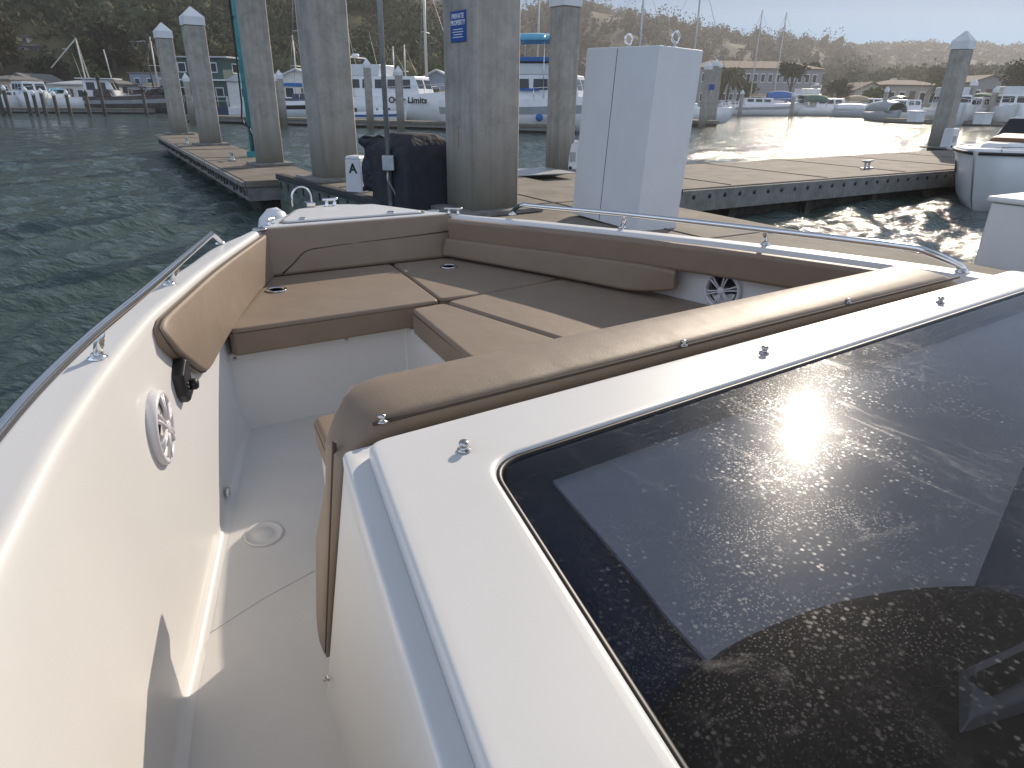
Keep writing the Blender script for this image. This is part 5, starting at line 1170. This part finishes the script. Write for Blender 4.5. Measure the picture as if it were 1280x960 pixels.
house('grey shed behind the rusty workboat', 108, 150, 98, 105, 130, 86, 5, 'wallgrey', 'roofgrey', nw=3)
HS = 'houses on the wooded hillside'
house('grey cottage among trees on the left hillside, farthest left', 24, 46, 53, 58, 66, 150, 6, 'wallgrey', 'roofgrey', None, nw=2, group=HS)
house('pale roofed villa on the left hillside above the trawler', 84, 110, 57, 62, 69, 150, 6, 'wallbeige', 'roofwhite', None, nw=3, group=HS)
house('white house high on the left hillside near the big dark tree', 166, 188, 48, 53, 61, 165, 7, 'wallwhite', 'roofwhite', None, nw=3, group=HS)
house('small white house low on the hillside behind the end pile', 216, 234, 67, 73, 82, 140, 6, 'wallwhite', 'roofgrey', None, nw=2, group=HS)
house('pale house near the top of the left hillside', 18, 36, 41, 46, 53, 170, 6, 'wallwhite', 'roofgrey', None, nw=2, group=HS)

def tree(label, px, pyb, pyt, D, wpx, m_, seed, kind='round', name='tree', leaf=.28, n=900, zb=None):
    if zb is None and px < 320: D = ground(px, pyb)
    b = aty(px, pyb, D); zt = aty(px, pyt, D).z; zb_ = b.z if zb is None else zb; H = zt-zb_; W = wpx/FPX*D*1.05; g_ = np.random.default_rng(seed)
    o = thing(name, label, 'tree', (b.x, D, zb_), 0, 'trees along the shores')
    MB().tube([(0,0,-.6),(.05*H*.1,0,H*.3),(.02*H,.01*H,H*.62),(0,0,H*.85)], [H*.035+.05, H*.027+.04, H*.018+.02, .02], 8).build('trunk', 'bark', o)
    ch = []
    if kind == 'palm':
        mb = MB()
        for k in range(46):
            a = g_.uniform(0, 2*pi); el = g_.uniform(-.5, 1.25); L_ = W*.55*g_.uniform(.8, 1.1); pts = []
            for t in np.linspace(0, 1, 6): pts.append(Vector((cos(a)*L_*t*cos(el*.7), sin(a)*L_*t*cos(el*.7), H*.80+L_*(t*sin(el)-.75*t*t))))
            for j in range(5):
                p, q = pts[j], pts[j+1]; sd = Vector((-sin(a), cos(a), 0))*.16*W*.5*(1-.5*j/5); dn = Vector((0, 0, -.10*W*.5))
                mb.add([p, q, q+sd*.8+dn, p+sd+dn], [(0,1,2,3)]); mb.add([p, q, q-sd*.8+dn, p-sd+dn], [(0,1,2,3)])
        mb.build('crown', m_, o, fix=False); return o
    if kind == 'conifer':
        for k in range(9):
            t = k/8; r = W*.5*(1-t*.88)*g_.uniform(.8, 1.15); ch.append(crown_arrays((g_.normal(0, .05*W), g_.normal(0, .05*W), H*(.18+.78*t)), (r, r, H*.10), n//9, leaf, g_))
    else:
        m2 = 9 if kind == 'round' else 11
        for k in range(m2):
            a = g_.uniform(0, 2*pi); d = W*.30*g_.uniform(.15, 1)**.6; zz = H*(g_.uniform(.38, .84) if kind == 'round' else g_.uniform(.70, .9)); r = W*g_.uniform(.17, .27)
            zz = min(zz, H-r*.8)
            ch.append(crown_arrays((cos(a)*d, sin(a)*d*.8, zz), (r, r, r*(.85 if kind == 'round' else .45)), n//m2, leaf, g_))
        mb = MB()
        for k in range(5):
            a = g_.uniform(0, 6.28); mb.tube([(0,0,H*.4),(cos(a)*W*.15, sin(a)*W*.15, H*.6),(cos(a)*W*.28, sin(a)*W*.28, H*.75)], [.06, .045, .02], 6)
        mb.build('limb', 'bark', o)
    tri_mesh('crown', ch, m_).parent = o
    return o
tree('big dark tree on the hillside above the blue grey houseboat', 146, 95, 26, 120, 44, 'leafdark', 1, leaf=.42, n=1800)
tree('brown tinted tree at the left picture edge', 3, 98, 12, 118, 44, 'leafolive', 2, leaf=.42, n=1500)
tree('round green tree left of the big dark one', 106, 100, 44, 125, 34, 'leafgreen', 3, leaf=.4, n=1200)
tree('low bushy tree behind the trawler', 62, 105, 72, 105, 40, 'leafdark', 4, leaf=.35, n=1000)
tree('yellow green shrub between sheds on the left shore', 118, 110, 78, 100, 36, 'leafgreen', 5, leaf=.35, n=900)
tree('green bush behind the dock posts on the left', 26, 118, 97, 92, 14, 'leafgreen', 6, leaf=.25, n=500)
tree('olive tree behind the end pile', 196, 105, 60, 120, 40, 'leafolive', 7, leaf=.4, n=1200)
tree('dark tree behind the green houseboat', 250, 104, 62, 125, 38, 'leafdark', 8, leaf=.42, n=1200)
tree('dense tree behind the brown boathouse', 300, 108, 58, 128, 46, 'leafolive', 9, leaf=.45, n=1300)
tree('pointed conifer behind the lettered boat', 466, 112, 60, 92, 20, 'leafgreen', 10, 'conifer', leaf=.3, n=1000, zb=.3)
tree('loose olive tree behind the grey gabled shed', 552, 112, 78, 88, 30, 'leafgreen', 11, leaf=.3, n=900, zb=.3)
tree('small green tree behind the white gabled shed', 362, 112, 82, 84, 26, 'leafdark', 12, leaf=.3, n=700, zb=.3)
tree('feathery palm in front of the long building', 908, 128, 80, 116, 40, 'leafolive', 13, 'palm', 'palm_tree', zb=.35)
tree('yellow green bush beside the feathery palm', 935, 126, 100, 114, 24, 'leafgreen', 14, leaf=.3, n=600, zb=.35)
tree('flat topped dark pine before the long building', 985, 128, 73, 120, 34, 'leafdark', 15, 'flat', 'pine_tree', .32, 1200, .35)
tree('small round tree at the right end of the long building\'s roof', 1013, 118, 67, 152, 18, 'leafdark', 16, leaf=.35, n=600, zb=.35)
tree('bush between the long building and the beige house', 1046, 128, 98, 125, 30, 'leafdark', 17, leaf=.32, n=800, zb=.35)
tree('green bush in front of the beige gabled house', 1092, 130, 110, 108, 36, 'leafgreen', 18, leaf=.28, n=900, zb=.35)
tree('palm left of the tall right pile', 1174, 126, 88, 114, 26, 'leafolive', 19, 'palm', 'palm_tree', zb=.35)
tree('hazy round tree behind the brown-roofed house', 1168, 118, 78, 150, 26, 'leafolive', 20, leaf=.4, n=700, zb=.35)
tree('dark tree at the right picture edge', 1272, 120, 72, 108, 46, 'leafdark', 21, leaf=.34, n=1500, zb=.35)
